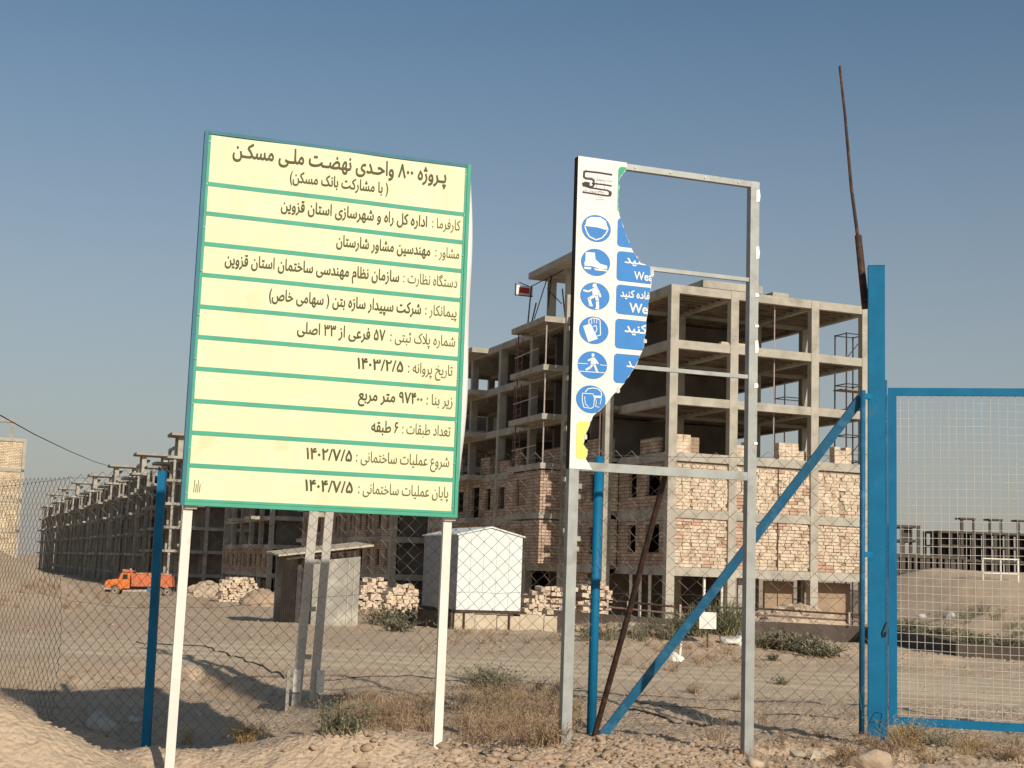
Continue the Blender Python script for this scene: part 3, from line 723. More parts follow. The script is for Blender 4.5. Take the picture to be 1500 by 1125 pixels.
hb2 = empty('warning_banner', on_main(-1.3, 18.2, ZF[-1] + 2.15), RZ, 'small red and white banner tied to the roof hoist frame', 'banner')
mb = MB(); mb.box(-1.0, .2, -.04, 0, .2, .85); mb.build('cloth', M['sign_white'], hb2)
mb = MB(); mb.box(-.8, -.05, -.062, -.042, .33, .72); mb.build('red_patch', M['red'], hb2)
mb = MB(); mb.box(-1.1, -1.0, -.07, -.045, .1, .95); mb.box(-1.0, .2, -.07, -.045, .12, .19); mb.build('cloth_edge', M['scaff_dark'], hb2)

# ------------------------------------------------------------------ text helpers
FORMS = {}
def _f(ch, start, n): FORMS[ch] = [chr(start + i) for i in range(n)]
for ch, st, n in (('ا', 0xFE8D, 2), ('ب', 0xFE8F, 4), ('پ', 0xFB56, 4), ('ت', 0xFE95, 4), ('ث', 0xFE99, 4), ('ج', 0xFE9D, 4), ('ح', 0xFEA1, 4), ('خ', 0xFEA5, 4), ('د', 0xFEA9, 2),
                  ('ذ', 0xFEAB, 2), ('ر', 0xFEAD, 2), ('ز', 0xFEAF, 2), ('ژ', 0xFB8A, 2), ('س', 0xFEB1, 4), ('ش', 0xFEB5, 4), ('ص', 0xFEB9, 4), ('ض', 0xFEBD, 4), ('ط', 0xFEC1, 4), ('ظ', 0xFEC5, 4),
                  ('ع', 0xFEC9, 4), ('غ', 0xFECD, 4), ('ف', 0xFED1, 4), ('ق', 0xFED5, 4), ('ک', 0xFB8E, 4), ('گ', 0xFB92, 4), ('ل', 0xFEDD, 4), ('م', 0xFEE1, 4), ('ن', 0xFEE5, 4), ('ه', 0xFEE9, 4),
                  ('و', 0xFEED, 2), ('ی', 0xFBFC, 4)): _f(ch, st, n)
def shape(s):
    s = s.replace('لا', '\u0001'); res = []
    dual = lambda c: c == 'ـ' or (c in FORMS and len(FORMS[c]) == 4)
    joins = lambda c: c == 'ـ' or c in FORMS or c == '\u0001'
    for i, c in enumerate(s):
        p = i > 0 and dual(s[i - 1]) and joins(c); nx = i + 1 < len(s) and joins(s[i + 1]) and dual(c)
        if c == '\u0001': res.append('\uFEFC' if p else '\uFEFB')
        elif c in FORMS:
            f = FORMS[c]
            if len(f) == 2: res.append(f[1] if p else f[0])
            else: res.append(f[3] if p and nx else f[1] if p else f[2] if nx else f[0])
        else: res.append(c)
    # visual order: reverse, digit groups (with slashes) keep their order
    o = []; k = 0; dig = '۰۱۲۳۴۵۶۷۸۹/'
    while k < len(res):
        if res[k] in dig:
            j = k
            while j < len(res) and res[j] in dig: j += 1
            o.append(''.join(res[k:j])); k = j
        else:
            c = res[k]; o.append({'(': ')', ')': '('}.get(c, c)); k += 1
    return ''.join(reversed(o))
def text_geo(s, bold=0.0):
    """outline of the text, filled by the non-zero winding rule"""
    from mathutils.geometry import delaunay_2d_cdt
    cu = bpy.data.curves.new('t', 'FONT'); cu.body = s; cu.resolution_u = 3; cu.offset = bold; cu.fill_mode = 'NONE'
    o = bpy.data.objects.new('t', cu); COL.objects.link(o); bpy.context.view_layer.update()
    me = o.to_mesh(); P_ = np.array([v.co[:2] for v in me.vertices]); E_ = np.array([e.vertices[:] for e in me.edges])
    o.to_mesh_clear(); bpy.data.objects.remove(o); bpy.data.curves.remove(cu)
    # follow each loop so that all its edges run the same way
    nxt = {}
    for a_, b_ in E_: nxt.setdefault(int(a_), []).append(int(b_)); nxt.setdefault(int(b_), []).append(int(a_))
    seen = set(); D = []
    for st in range(len(P_)):
        if st in seen or st not in nxt: continue
        cur = st; prev = None; seen.add(st)
        while True:
            c = [q for q in nxt[cur] if q != prev]
            q = st + 1 if (prev is None and st + 1 in c) else c[0]
            D.append((cur, q))
            if q == st: break
            if q in seen: break
            seen.add(q); prev, cur = cur, q
    if bold:
        loops = []; cur = []
        for k, (p, q) in enumerate(D):
            cur.append(p)
            if k + 1 == len(D) or D[k + 1][0] != q: loops.append(cur); cur = []
        off = np.zeros_like(P_)
        def inside(pt, L_):
            A_ = P_[L_]; B_ = np.roll(A_, -1, 0); c = (A_[:, 1] > pt[1]) != (B_[:, 1] > pt[1])
            with np.errstate(divide='ignore', invalid='ignore'): x = (B_[:, 0] - A_[:, 0]) * (pt[1] - A_[:, 1]) / (B_[:, 1] - A_[:, 1]) + A_[:, 0]
            return bool((c & (pt[0] < x)).sum() % 2)
        lens = {id(L_): (P_[L_].min(0), P_[L_].max(0)) for L_ in loops}
        for L_ in loops:
            A_ = P_[L_]; N_ = np.roll(A_, -1, 0); ar2 = (A_[:, 0] * N_[:, 1] - N_[:, 0] * A_[:, 1]).sum()
            # a hole runs against the loop that holds it; overlapping strokes run the same way
            def area(M_): a0 = P_[M_]; n0 = np.roll(a0, -1, 0); return (a0[:, 0] * n0[:, 1] - n0[:, 0] * a0[:, 1]).sum()
            hole = any(M_ is not L_ and abs(area(M_)) > abs(ar2) and area(M_) * ar2 < 0 and inside(A_[0], M_) for M_ in loops)
            sg = (1 if ar2 > 0 else -1) * (-1 if hole else 1)
            d = N_ - A_; d /= np.maximum(np.hypot(d[:, 0], d[:, 1]), 1e-9)[:, None]; nn_ = np.stack([d[:, 1], -d[:, 0]], 1) * sg
            acc = nn_ + np.roll(nn_, 1, 0); acc /= np.maximum(np.hypot(acc[:, 0], acc[:, 1]), .7)[:, None]; off[L_] = acc * bold
        P_ = P_ + off
    vs, ed, fs, _, _, _ = delaunay_2d_cdt([Vector((float(p[0]), float(p[1]))) for p in P_], D, [], 0, 1e-5)
    V = np.array([v[:] for v in vs]); F_ = [f for f in fs]
    C = np.array([V[list(f)].mean(0) for f in F_]); A = P_[[d[0] for d in D]]; B = P_[[d[1] for d in D]]
    wn = np.zeros(len(C), int)
    ar = lambda a, b, c: (b[:, 0][None] - a[:, 0][None]) * (c[:, 1][:, None] - a[:, 1][None]) - (c[:, 0][:, None] - a[:, 0][None]) * (b[:, 1][None] - a[:, 1][None])
    left = ar(A, B, C)
    up = (A[:, 1][None] <= C[:, 1][:, None]) & (B[:, 1][None] > C[:, 1][:, None]) & (left > 0)
    dn = (A[:, 1][None] > C[:, 1][:, None]) & (B[:, 1][None] <= C[:, 1][:, None]) & (left < 0)
    wn = up.sum(1) - dn.sum(1)
    return V, [tuple(f) for f, w_ in zip(F_, wn) if w_ != 0]

class Plane2:
    """sign face: origin a (left), direction to the right, vertical up"""
    def __init__(s, a, b):
        s.o = Vector((a.x, a.y, 0)); d = Vector((b.x - a.x, b.y - a.y, 0)); s.w = d.length; s.d = d.normalized(); s.n = Vector((s.d.y, -s.d.x, 0))
        s.rz = math.atan2(s.d.y, s.d.x)
    def uv(s, px, py):
        r = ray(px, py); t = (s.o - Vector((0, 0, EYE))).dot(s.n) / r.dot(s.n); p = Vector((0, 0, EYE)) + r * t
        return (p - s.o).dot(s.d), p.z
def put_text(parent, s, u0, u1, zc, h, m, y=-0.004, bold=0.0, name='lettering', clip=None, zfit=None):
    vs, fs = text_geo(s, bold); lo = vs.min(0); hi = vs.max(0); sx = (u1 - u0) / (hi[0] - lo[0])
    sz = h                                      # em height
    p = [(u0 + (v[0] - lo[0]) * sx, y, zc + (v[1] - 0.22) * sz) for v in vs]
    mb = MB(); mb.add(p, fs)
    if clip: mb = clip(mb)
    if not mb.f: return None
    return mb.build(name, m, parent)

# ------------------------------------------------------------------ cream project sign
def project_sign():
    DL, DR = 10.53, 11.22
    a = P(270, 737, DL); b_ = P(664, 750, DR); pl = Plane2(a, b_)
    root = empty('project_sign', (pl.o.x, pl.o.y, 0), pl.rz, 'tall cream sign with green lined rows of dark lettering on two white posts', 'sign')
    zt = P(303, 197, DL).z; zb = (a.z + b_.z) / 2; W = pl.w
    # slightly billowing banner
    mb = MB(); nu, nz = 30, 40
    def bulge(u, z): return -0.006 * math.sin(u / W * math.pi) - 0.004 * math.sin(u * 5.1 + z * 1.3) * math.sin(z * 2.3)
    vs = [((W * i / nu), bulge(W * i / nu, zb + (zt - zb) * j / nz) - .012, zb + (zt - zb) * j / nz) for j in range(nz + 1) for i in range(nu + 1)]
    mb.add(vs, [(j * (nu + 1) + i, j * (nu + 1) + i + 1, (j + 1) * (nu + 1) + i + 1, (j + 1) * (nu + 1) + i) for j in range(nz) for i in range(nu)])
    banner = mb.build('banner', M['sign_cream'], root, smooth=True)
    def drape(o, off):
        for v in o.data.vertices: v.co.y = bulge(v.co.x, v.co.z) - .012 - off
    # teal wrapped edge and backing frame
    mb = MB(); mb.box(-.018, W + .018, .02, .05, zb - .02, zt + .02); mb.build('backing_sheet', M['galv'], root)
    for x0, x1, z0, z1, nm in ((-.03, -.002, zb - .03, zt + .03, 'frame_side'), (W + .002, W + .03, zb - .03, zt + .03, 'frame_side'), (-.001, W + .001, zt + .002, zt + .03, 'frame_rail'), (-.001, W + .001, zb - .03, zb - .002, 'frame_rail')):
        mb = MB(); mb.box(x0, x1, -.022, .048, z0, z1); mb.build(nm, M['sign_teal'] if x0 < 0 and nm == 'frame_side' or z0 > zt else M['sign_green'], root)
    # green border and rules (thin printed strips)
    def strip(u0, u1, z0, z1, m=M['sign_green'], nm='printed_rule'):
        n = max(1, int((u1 - u0) / .1)); k = max(1, int((z1 - z0) / .1)); mb = MB()
        vs = [(u0 + (u1 - u0) * i / n, 0, z0 + (z1 - z0) * j / k) for j in range(k + 1) for i in range(n + 1)]
        mb.add(vs, [(j * (n + 1) + i, j * (n + 1) + i + 1, (j + 1) * (n + 1) + i + 1, (j + 1) * (n + 1) + i) for j in range(k) for i in range(n)])
        o = mb.build(nm, m, root); drape(o, .003); return o
    H = zt - zb
    ys = [271, 315.5, 361, 407, 454, 498.7, 545, 592, 638, 685]
    zr = [zt - H * (y - 197) / (737 - 197) for y in ys]; zr = [z + .0 for z in zr]
    strip(0, .022, zb, zt); strip(W - .02, W, zb, zt); strip(.0225, W - .0205, zb, zb + .02)
    for z in zr: strip(.0225, W - .0205, z - .022, z + .012)
    bounds = [zt] + zr + [zb + .03]
    def line(s, x0, x1, row, h=.25, m=M['ink'], bold=.012, zc=None, pyc=None):
        zc = zc if zc is not None else (bounds[row] + bounds[row + 1]) / 2
        yy = pyc or 500
        # convert measured extents to metres on the board
        zt_ = zc; u0 = None
        def u_at(px):
            lo, hi = 100.0, 900.0
            for _ in range(40):
                mid = (lo + hi) / 2
                if pl.uv(px, mid)[1] > zc: lo = mid
                else: hi = mid
            return pl.uv(px, (lo + hi) / 2)[0]
        o = put_text(root, shape(s), u_at(x0), u_at(x1), zc, h, m, bold=bold)
        drape(o, .004); return o
    zc1 = bounds[0] - .115; zc2 = bounds[0] - .275
    line('پـروژه ۸۰۰ واحـدی نهضـت ملـی مسکـن', 340.7, 653, 0, .168, bold=.024, zc=zc1)
    line('( با مشارکت بانک مسکن)', 424, 568, 0, .125, bold=.020, zc=zc2)
    rows = [('کارفرما :', 632.5, 673.6, 'اداره کل راه و شهرسازی استان قزوین', 411, 625), ('مشاور :', 637, 672, 'مهندسین مشاور شارستان', 492, 629.6),
            ('دستگاه نظارت :', 590, 669, 'سازمان نظام مهندسی ساختمان استان قزوین', 329, 584), ('پیمانکار :', 622, 668, 'شرکت سپیدار سازه بتن ( سهامی خاص)', 393.5, 616),
            ('شماره پلاک ثبتی :', 571, 666, '۵۷ فرعی از ۳۳ اصلی', 434.5, 563.6), ('تاریخ پروانه :', 597, 662, '۱۴۰۳/۲/۵', 522.5, 590), ('زیر بنا :', 624, 662, '۹۷۴۰۰ متر مربع', 524, 618),
            ('تعداد طبقات :', 588.5, 659, '۶ طبقه', 543, 582.7), ('شروع عملیات ساختمانی :', 521, 657.5, '۱۴۰۲/۷/۵', 447.7, 515), ('پایان عملیات ساختمانی :', 524, 656, '۱۴۰۴/۷/۵', 446, 516)]
    for i, (lb, a0, a1, vl, b0, b1) in enumerate(rows):
        digits = vl[0] in '۱۹'
        line(lb, a0, a1, i + 1, .122, M['ink_faint'], .006)
        line(vl, b0, b1, i + 1, .128, M['ink'], .022)
    for zz_ in np.linspace(zb + .06, zt - .06, 9):
        for uu_ in (.012, W - .014):
            mb = MB(); mb.tube([(uu_, -.016, zz_), (uu_, -.024, zz_)], .006, 6); mb.build('rivet', M['galv'], root)
    # faint pencil mark at the lower left
    for q in range(4):
        mb = MB(); u = .06 + q * .014; mb.add([(u, 0, zb + .07), (u + .005, 0, zb + .07), (u + .009, 0, zb + .16 - q % 2 * .03), (u + .004, 0, zb + .17 - q % 2 * .03)], [(0, 1, 2, 3)])
        o = mb.build('scribble', M['ink_faint'], root); drape(o, .0045)
    # loose vinyl edge peeling off the right side
    mb = MB(); n = 24
    vs = []
    for j in range(n + 1):
        t = j / n; z = zb + .25 + (zt - zb - .27) * t; wdt = .004 + .075 * math.sin(math.pi * min(1, t * 1.02)) ** .7 * (0.8 + .2 * math.sin(t * 9))
        vs += [(W + .031, -.022, z), (W + .031 + wdt * .6, -.01 + .01 * math.sin(t * 14), z), (W + .031 + wdt, .035, z)]
    mb.add(vs, [(j * 3 + k, j * 3 + k + 1, j * 3 + 4 + k, j * 3 + 3 + k) for j in range(n) for k in range(2)])
    o = mb.build('peeling_edge', M['sign_white'], root, smooth=True)
    o['label'] = 'loose off-white vinyl strip bulging from the right edge'
    # posts and back rails
    for (px, py, side) in ((243, 1125, 0), (645, 1095, 1)):
        x = .055 if side == 0 else W - .018
        gx = pl.o.x + pl.d.x * x; gy = pl.o.y + pl.d.y * x; zg = Tz(gx, gy)
        lean = -.035 if side == 0 else -.02
        mb = MB(); mb.beam((x + lean, .065 - .0, zg - .25), (x, .075, zt - .05), .07, .045, up=(0, 1, 0)); mb.build('post', M['white_paint'], root)
        mb = MB(); mb.box(x - .045, x + .045, .02, .052, zb - .055, zb - .031); mb.build('bracket', M['white_paint'], root)
    for z in (zb + .1, (zb + zt) / 2, zt - .1):
        mb = MB(); mb.box(.12, W - .15, .052, .09, z, z + .04); mb.build('back_rail', M['galv'], root)
project_sign()

# ------------------------------------------------------------------ torn safety sign
def safety_sign():
    DL, DR = 11.87, 12.47
    a = P(835, 683, DL); b_ = P(1106, 697, DR); pl = Plane2(a, b_)
    root = empty('safety_sign_frame', (pl.o.x, pl.o.y, 0), pl.rz, 'grey steel sign frame with a torn white safety banner left on its left side', 'sign')
    uL = pl.uv(845, 232)[0]; W = pl.w
    zt = pl.uv(845, 229)[1]; zb = pl.uv(836, 683)[1]; zr2 = pl.uv(1000, 398)[1]; zr1 = pl.uv(1000, 543)[1]
    G_ = M['galv']; uR = W + .0
    gl = Tz(pl.o.x, pl.o.y); gr = Tz(pl.o.x + pl.d.x * W, pl.o.y + pl.d.y * W)
    for x, g in ((.04, gl), (W - .03, gr)):
        mb = MB(); mb.box(x - .045, x + .045, .0, .075, g - .3, zt); mb.build('post', G_, root)
    mb = MB(); mb.box(.086, W - .076, .002, .055, zt - .055, zt - .001); mb.build('rail', G_, root)
    mb = MB(); mb.box(.086, W - .076, .002, .055, zb - .03, zb + .045); mb.build('rail', G_, root)
    for z in (zr1, zr2):
        mb = MB(); mb.box(.086, W - .076, .012, .045, z - .018, z + .018); mb.build('rail', G_, root)
    r = random.Random(2)
    for k in range(9):
        if k in (1, 7): continue
        z = zb + .25 + (zt - zb - .3) * k / 8.5 + r.uniform(-.05, .05); hh = r.choice((.03, .05, .13, .04)); mb = MB(); x = W + .008
        mb.add([(x - r.uniform(.02, .03), -.004, z), (x + .004, -.012, z + hh * .1), (x + .012, -.010, z + hh * .5), (x + .003, -.008, z + hh), (x - .028, -.004, z + hh * .9)], [(0, 1, 2, 3, 4)])
        mb.build('torn_scrap', M['sign_blue_white'], root)
    for x in (.55, .9, 1.25, 1.6):
        mb = MB(); mb.tube([(x, 0, zt - .028), (x, -.008, zt - .028)], .008, 6); mb.build('rivet', M['white_paint'], root)
    # tear line: banner keeps everything with u < f(z)
    tear_px = [(918, 236), (918.5, 246), (907, 262), (905.5, 300), (908, 318), (917, 345), (929, 372), (938, 385), (952.5, 391), (954, 402), (953, 424), (949, 450), (946, 480), (943, 508), (934, 530), (922, 550), (909, 568), (896, 580), (884, 596), (869, 609), (864, 620), (858, 636), (854, 650), (861, 660), (858, 672), (868, 682)]
    tear = [pl.uv(x, y) for x, y in tear_px]; tear = sorted(tear, key=lambda t: t[1])
    tear[0] = (tear[0][0], zb - .02); tear[-1] = (tear[-1][0], zt + .005)
    tz = [t[1] for t in tear]; tu = [t[0] for t in tear]
    def bow(u, z): return -.006
    mb = MB(); n = 2
    pts = []
    rt = random.Random(4)
    for i in range(len(tear) - 1):
        (u0, z0), (u1, z1) = tear[i], tear[i + 1]
        for k in range(6):
            t = k / 6; jx = 0 if k == 0 else rt.uniform(-.005, .004); pts.append((u0 + (u1 - u0) * t + jx, z0 + (z1 - z0) * t))
    pts.append(tear[-1])
    vs = []; fs = []
    for (u, z) in pts: vs += [(-.008, -.006, z), (u, -.006 - .0 , z)]
    for i in range(len(pts) - 1): fs.append((2 * i, 2 * i + 1, 2 * i + 3, 2 * i + 2))
    vs2 = [(x, -.0035, z) for x, y, z in vs]; nn = len(vs)
    fs += [tuple(nn + i for i in reversed(f)) for f in fs[:]]
    for i in range(len(pts) - 1): fs.append((2 * i + 1, nn + 2 * i + 1, nn + 2 * i + 3, 2 * i + 3))
    mb.add(vs + vs2, fs); mb.build('torn_banner', M['sign_white'], root)
    for zc_ in (pl.uv(953, 400)[1], pl.uv(944, 500)[1], pl.uv(905, 572)[1], pl.uv(858, 640)[1]):
        uu = float(np.interp(zc_, tz, tu)); w_ = rt.uniform(.01, .02); h_ = rt.uniform(.04, .09)
        fl = [(uu - .012, -.008, zc_ + h_ / 2), (uu - .012, -.008, zc_ - h_ / 2), (uu + w_ * .4, -.03, zc_ - h_ * .45), (uu + w_ * .5, -.032, zc_ + h_ * .3), (uu + w_, -.022, zc_ - h_ * .25), (uu + w_ * .9, -.02, zc_ + h_ * .1)]
        mb = MB(); mb.add(fl, [(0, 1, 2, 3), (3, 2, 4, 5)]); mb.build('torn_flap', M['sign_white'], root, True)
    mb = MB(); mb.box(-.012, -.0085, -.006, .07, zb - .02, zt + .002); mb.build('side_shade_strip', M['dark'], root)  # dark strip paints shade onto the left side of the frame
    import bmesh
    def clip(mb_):
        out_ = MB()
        bm0 = bmesh.new(); vv = [bm0.verts.new(p) for p in mb_.v]
        for f in mb_.f:
            try: bm0.faces.new([vv[i] for i in f])
            except ValueError: pass
        zmin = min(p[2] for p in mb_.v); zmax = max(p[2] for p in mb_.v)
        umax = max(p[0] for p in mb_.v)
        if umax < min(np.interp(np.linspace(zmin, zmax, 9), tz, tu)) - .004: bm0.free(); return mb_
        for i in range(len(tear) - 1):
            (u0, z0), (u1, z1) = tear[i], tear[i + 1]
            if z1 < zmin or z0 > zmax: continue
            bm = bm0.copy()
            def cut(co, no):
                bmesh.ops.bisect_plane(bm, geom=bm.verts[:] + bm.edges[:] + bm.faces[:], plane_co=co, plane_no=no, clear_outer=True)
            cut((0, 0, z1), (0, 0, 1)); cut((0, 0, z0), (0, 0, -1))
            d = Vector((u1 - u0, 0, z1 - z0)).normalized(); cut((u0 - .004, 0, z0), (d.z, 0, -d.x))
            bm.verts.ensure_lookup_table(); bm.verts.index_update()
            out_.add([v.co[:] for v in bm.verts], [tuple(v.index for v in f.verts) for f in bm.faces]); bm.free()
        bm0.free(); return out_
    Yp = -.009; Yw = -.0115
    def flat(poly, m, nm, y=Yp, c=True):
        mb = MB(); mb.add([(u, y, z) for u, z in poly], [tuple(range(len(poly)))])
        if c: mb = clip(mb)
        if mb.f: return mb.build(nm, m, root)
    def uv(px, py): return pl.uv(px, py)
    def rrect(px, pya, pyb, uw, m, nm):
        (u0, z1) = uv(px, pya); (_, z0) = uv(px, pyb); rr = .035; pts = []
        for cx, cz, a0 in ((u0 + uw - rr, z0 + rr, -90), (u0 + uw - rr, z1 - rr, 0), (u0 + rr, z1 - rr, 90), (u0 + rr, z0 + rr, 180)):
            for k in range(6): a_ = D2R(a0 + 18 * k); pts.append((cx + rr * math.cos(a_), cz + rr * math.sin(a_)))
        return flat(pts, m, nm)
    rrect(905.5, 244, 311, .9, M['green2'], 'green_panel')
    rrect(904.5, 319, 361, .9, M['sign_blue'], 'blue_panel'); rrect(903.5, 367.5, 411, .9, M['sign_blue'], 'blue_panel')
    rrect(902.5, 416.5, 459.5, .9, M['sign_blue'], 'blue_panel'); rrect(901, 466.5, 510, .9, M['sign_blue'], 'blue_panel'); rrect(899, 517.5, 560.5, .9, M['sign_blue'], 'blue_panel')
    rrect(844.5, 617, 672, .8, M['lime'], 'lime_panel')
    def txt(s, x0, x1, yc, h, bold=.022):
        u0, z = uv(x0, yc); u1, _ = uv(x1, yc); return put_text(root, s, u0, u1, z, h, M['sign_blue_white'], y=Yw, bold=bold, clip=clip)
    txt(shape('کنید'), 914, 949, 381.5, .10); txt('Wear', 928, 961, 405.5, .105)
    txt(shape('استفاده کنید'), 908, 968, 431, .095); txt('Wear', 921, 963, 453, .12)
    txt(shape('کنید'), 914, 947, 482, .115); txt(shape('ـد'), 917, 931, 533.5, .11)
    # logo
    K = M['ink_black']
    def stroke(pts, wd, m=K, y=Yp, nm='logo_stroke'):
        q = [uv(*p) for p in pts]; mb = MB(); vs = []
        for i, p in enumerate(q):
            a_ = Vector(q[max(i - 1, 0)]); b2 = Vector(q[min(i + 1, len(q) - 1)]); d = (b2 - a_).normalized(); nn_ = Vector((-d.y, d.x)) * wd / 2
            vs += [(p[0] + nn_.x, y, p[1] + nn_.y), (p[0] - nn_.x, y, p[1] - nn_.y)]
        mb.add(vs, [(2 * i, 2 * i + 1, 2 * i + 3, 2 * i + 2) for i in range(len(q) - 1)])
        if m is not K: return mb
        mb2 = mb.build(nm, m, root); return mb2
    o_ = lambda x, y: (840 + x / 12.5, 240 + y / 12.5)
    stroke([o_(230, 140), o_(460, 165), o_(705, 205)], .016)
    stroke([o_(235, 135), o_(190, 150), o_(187, 200), o_(187, 245), o_(215, 268), o_(330, 280), o_(365, 310), o_(365, 390), o_(340, 425), o_(270, 420)], .020, y=Yp - .001)
    stroke([o_(330, 360), o_(520, 380), o_(695, 408)], .012, y=Yp - .002); stroke([o_(160, 390), o_(215, 365), o_(290, 380)], .035, y=Yp - .003)
    stroke([o_(165, 395), o_(300, 440), o_(430, 460), o_(620, 490), o_(665, 515), o_(668, 560), o_(640, 590), o_(520, 575), o_(160, 520)], .011, y=Yp - .004)
    stroke([o_(662, 510), o_(668, 545), o_(655, 590)], .026, y=Yp - .005)
    for s_, x0, x1, yy in ((shape('شرکت سپیدار سازه بتن'), 858, 896, 260), (shape('سهامی خاص'), 852, 872, 278)):
        u0, z = uv(x0, yy); u1, _ = uv(x1, yy); put_text(root, s_, u0, u1, z, .045, M['ink_grey'], y=Yp - .001, name='logo_lettering')
    for c_ in ([(415, 300), (560, 320), (565, 480), (420, 460)], [(405, 510), (550, 530), (555, 660), (410, 650)], [(450, 500), (520, 515), (520, 620), (448, 610)]):
        q = c_ + [c_[0], c_[1]]; mb = stroke([o_(*p) for p in q[:5]], .004, M['ink_grey'], y=Yp - .0005); mb.build('logo_outline', M['ink_grey'], root)
    # pictograms
    def picto(cx, cy):
        (u, z) = uv(cx, cy); pts = [(u + .140 * math.cos(2 * math.pi * k / 40), z + .122 * math.sin(2 * math.pi * k / 40)) for k in range(40)]
        flat(pts, M['sign_blue'], 'pictogram_disc')
    for c_ in ((873, 335), (872, 384.5), (871, 434), (869.3, 484), (867.3, 535), (865, 585)): picto(*c_)
    WH = M['sign_blue_white']
    def fig(polys, ox, oy, sc, nm, y=Yw):
        mb = MB()
        for p in polys:
            q = [uv(ox + x / sc, oy + yy / sc) for x, yy in p]; mb.add([(u, y, z) for u, z in q], [tuple(range(len(q)))])
        mb = clip(mb); mb.build(nm, WH, root)
    def thick(pts, wd):
        res = []
        for i in range(len(pts) - 1):
            (x0, y0), (x1, y1) = pts[i], pts[i + 1]; L_ = math.hypot(x1 - x0, y1 - y0) or 1; dx, dy = (x1 - x0) / L_, (y1 - y0) / L_
            e = wd * .3; res.append([(x0 - dx * e - dy * wd / 2, y0 - dy * e + dx * wd / 2), (x1 + dx * e - dy * wd / 2, y1 + dy * e + dx * wd / 2), (x1 + dx * e + dy * wd / 2, y1 + dy * e - dx * wd / 2), (x0 - dx * e + dy * wd / 2, y0 - dy * e - dx * wd / 2)])
        return res
    # helmet (crop coordinates x4.5 from 820,210)
    fig([[(155, 545), (165, 540), (175, 500), (205, 487), (265, 490), (300, 515), (312, 555), (318, 562), (300, 572), (240, 555), (175, 548)]] + thick([(163, 552), (172, 580), (190, 615), (235, 638), (275, 625), (300, 598), (314, 570)], 8), 820, 210, 4.5, 'helmet_symbol')
    fig([[(168, 718), (228, 722), (232, 765), (262, 795), (308, 808), (310, 828), (265, 830), (210, 812), (160, 808), (158, 790), (165, 775)], [(158, 815), (205, 820), (200, 833), (158, 828)], [(222, 825), (310, 836), (308, 846), (230, 838)]], 820, 210, 4.5, 'boot_symbol')
    fig([[(212, 935), (222, 925), (236, 930), (240, 945), (228, 955), (214, 948)], [(208, 958), (245, 955), (252, 1000), (240, 1010), (215, 1008)]] + thick([(238, 950), (256, 985), (264, 1012)], 12) + thick([(155, 970), (185, 978), (212, 965)], 12) + thick([(222, 1008), (190, 1025), (200, 1062)], 18) + thick([(192, 1066), (210, 1070)], 12) + thick([(238, 1005), (244, 1040), (246, 1080)], 20) + thick([(232, 1090), (252, 1092)], 9) + thick([(237, 930), (237, 914)], 4), 820, 210, 4.5, 'harness_symbol')
    fig([[(150, 125), (200, 110), (248, 210), (185, 230)]] + thick([(190, 112), (187, 90), (200, 78), (215, 73), (240, 75), (262, 88), (265, 185), (245, 190)], 6) + thick([(205, 78), (208, 110)], 4) + thick([(222, 75), (224, 105)], 4) + thick([(240, 80), (240, 108)], 4) + thick([(215, 130), (235, 120), (242, 150), (230, 170)], 5), 820, 450, 4.5, 'gloves_symbol')
    fig([[(206, 309), (214, 305), (223, 309), (226, 320), (218, 330), (208, 328)], [(208, 334), (228, 334), (238, 372), (228, 385), (202, 383), (200, 350)]] + thick([(205, 342), (185, 352)], 11) + thick([(228, 342), (248, 372)], 10) + thick([(210, 380), (198, 398), (172, 412)], 14) + thick([(225, 380), (232, 398), (242, 424)], 14) + thick([(108, 370), (180, 374)], 4) + thick([(262, 381), (308, 386)], 4) + thick([(108, 421), (310, 435)], 5), 820, 450, 4.5, 'walking_symbol')
    fig(thick([(165, 560), (180, 540), (215, 533), (250, 540), (270, 560), (272, 585)], 6) + [[(222, 583), (272, 585), (270, 600), (222, 597)]] + thick([(145, 568), (215, 572), (225, 600), (220, 655), (205, 668), (155, 660), (145, 620), (145, 568)], 5) + thick([(160, 590), (165, 640), (185, 655)], 4) + thick([(232, 600), (238, 630), (232, 655), (258, 660)], 4) + thick([(270, 605), (262, 640)], 4), 820, 450, 4.5, 'face_shield_symbol')
safety_sign()

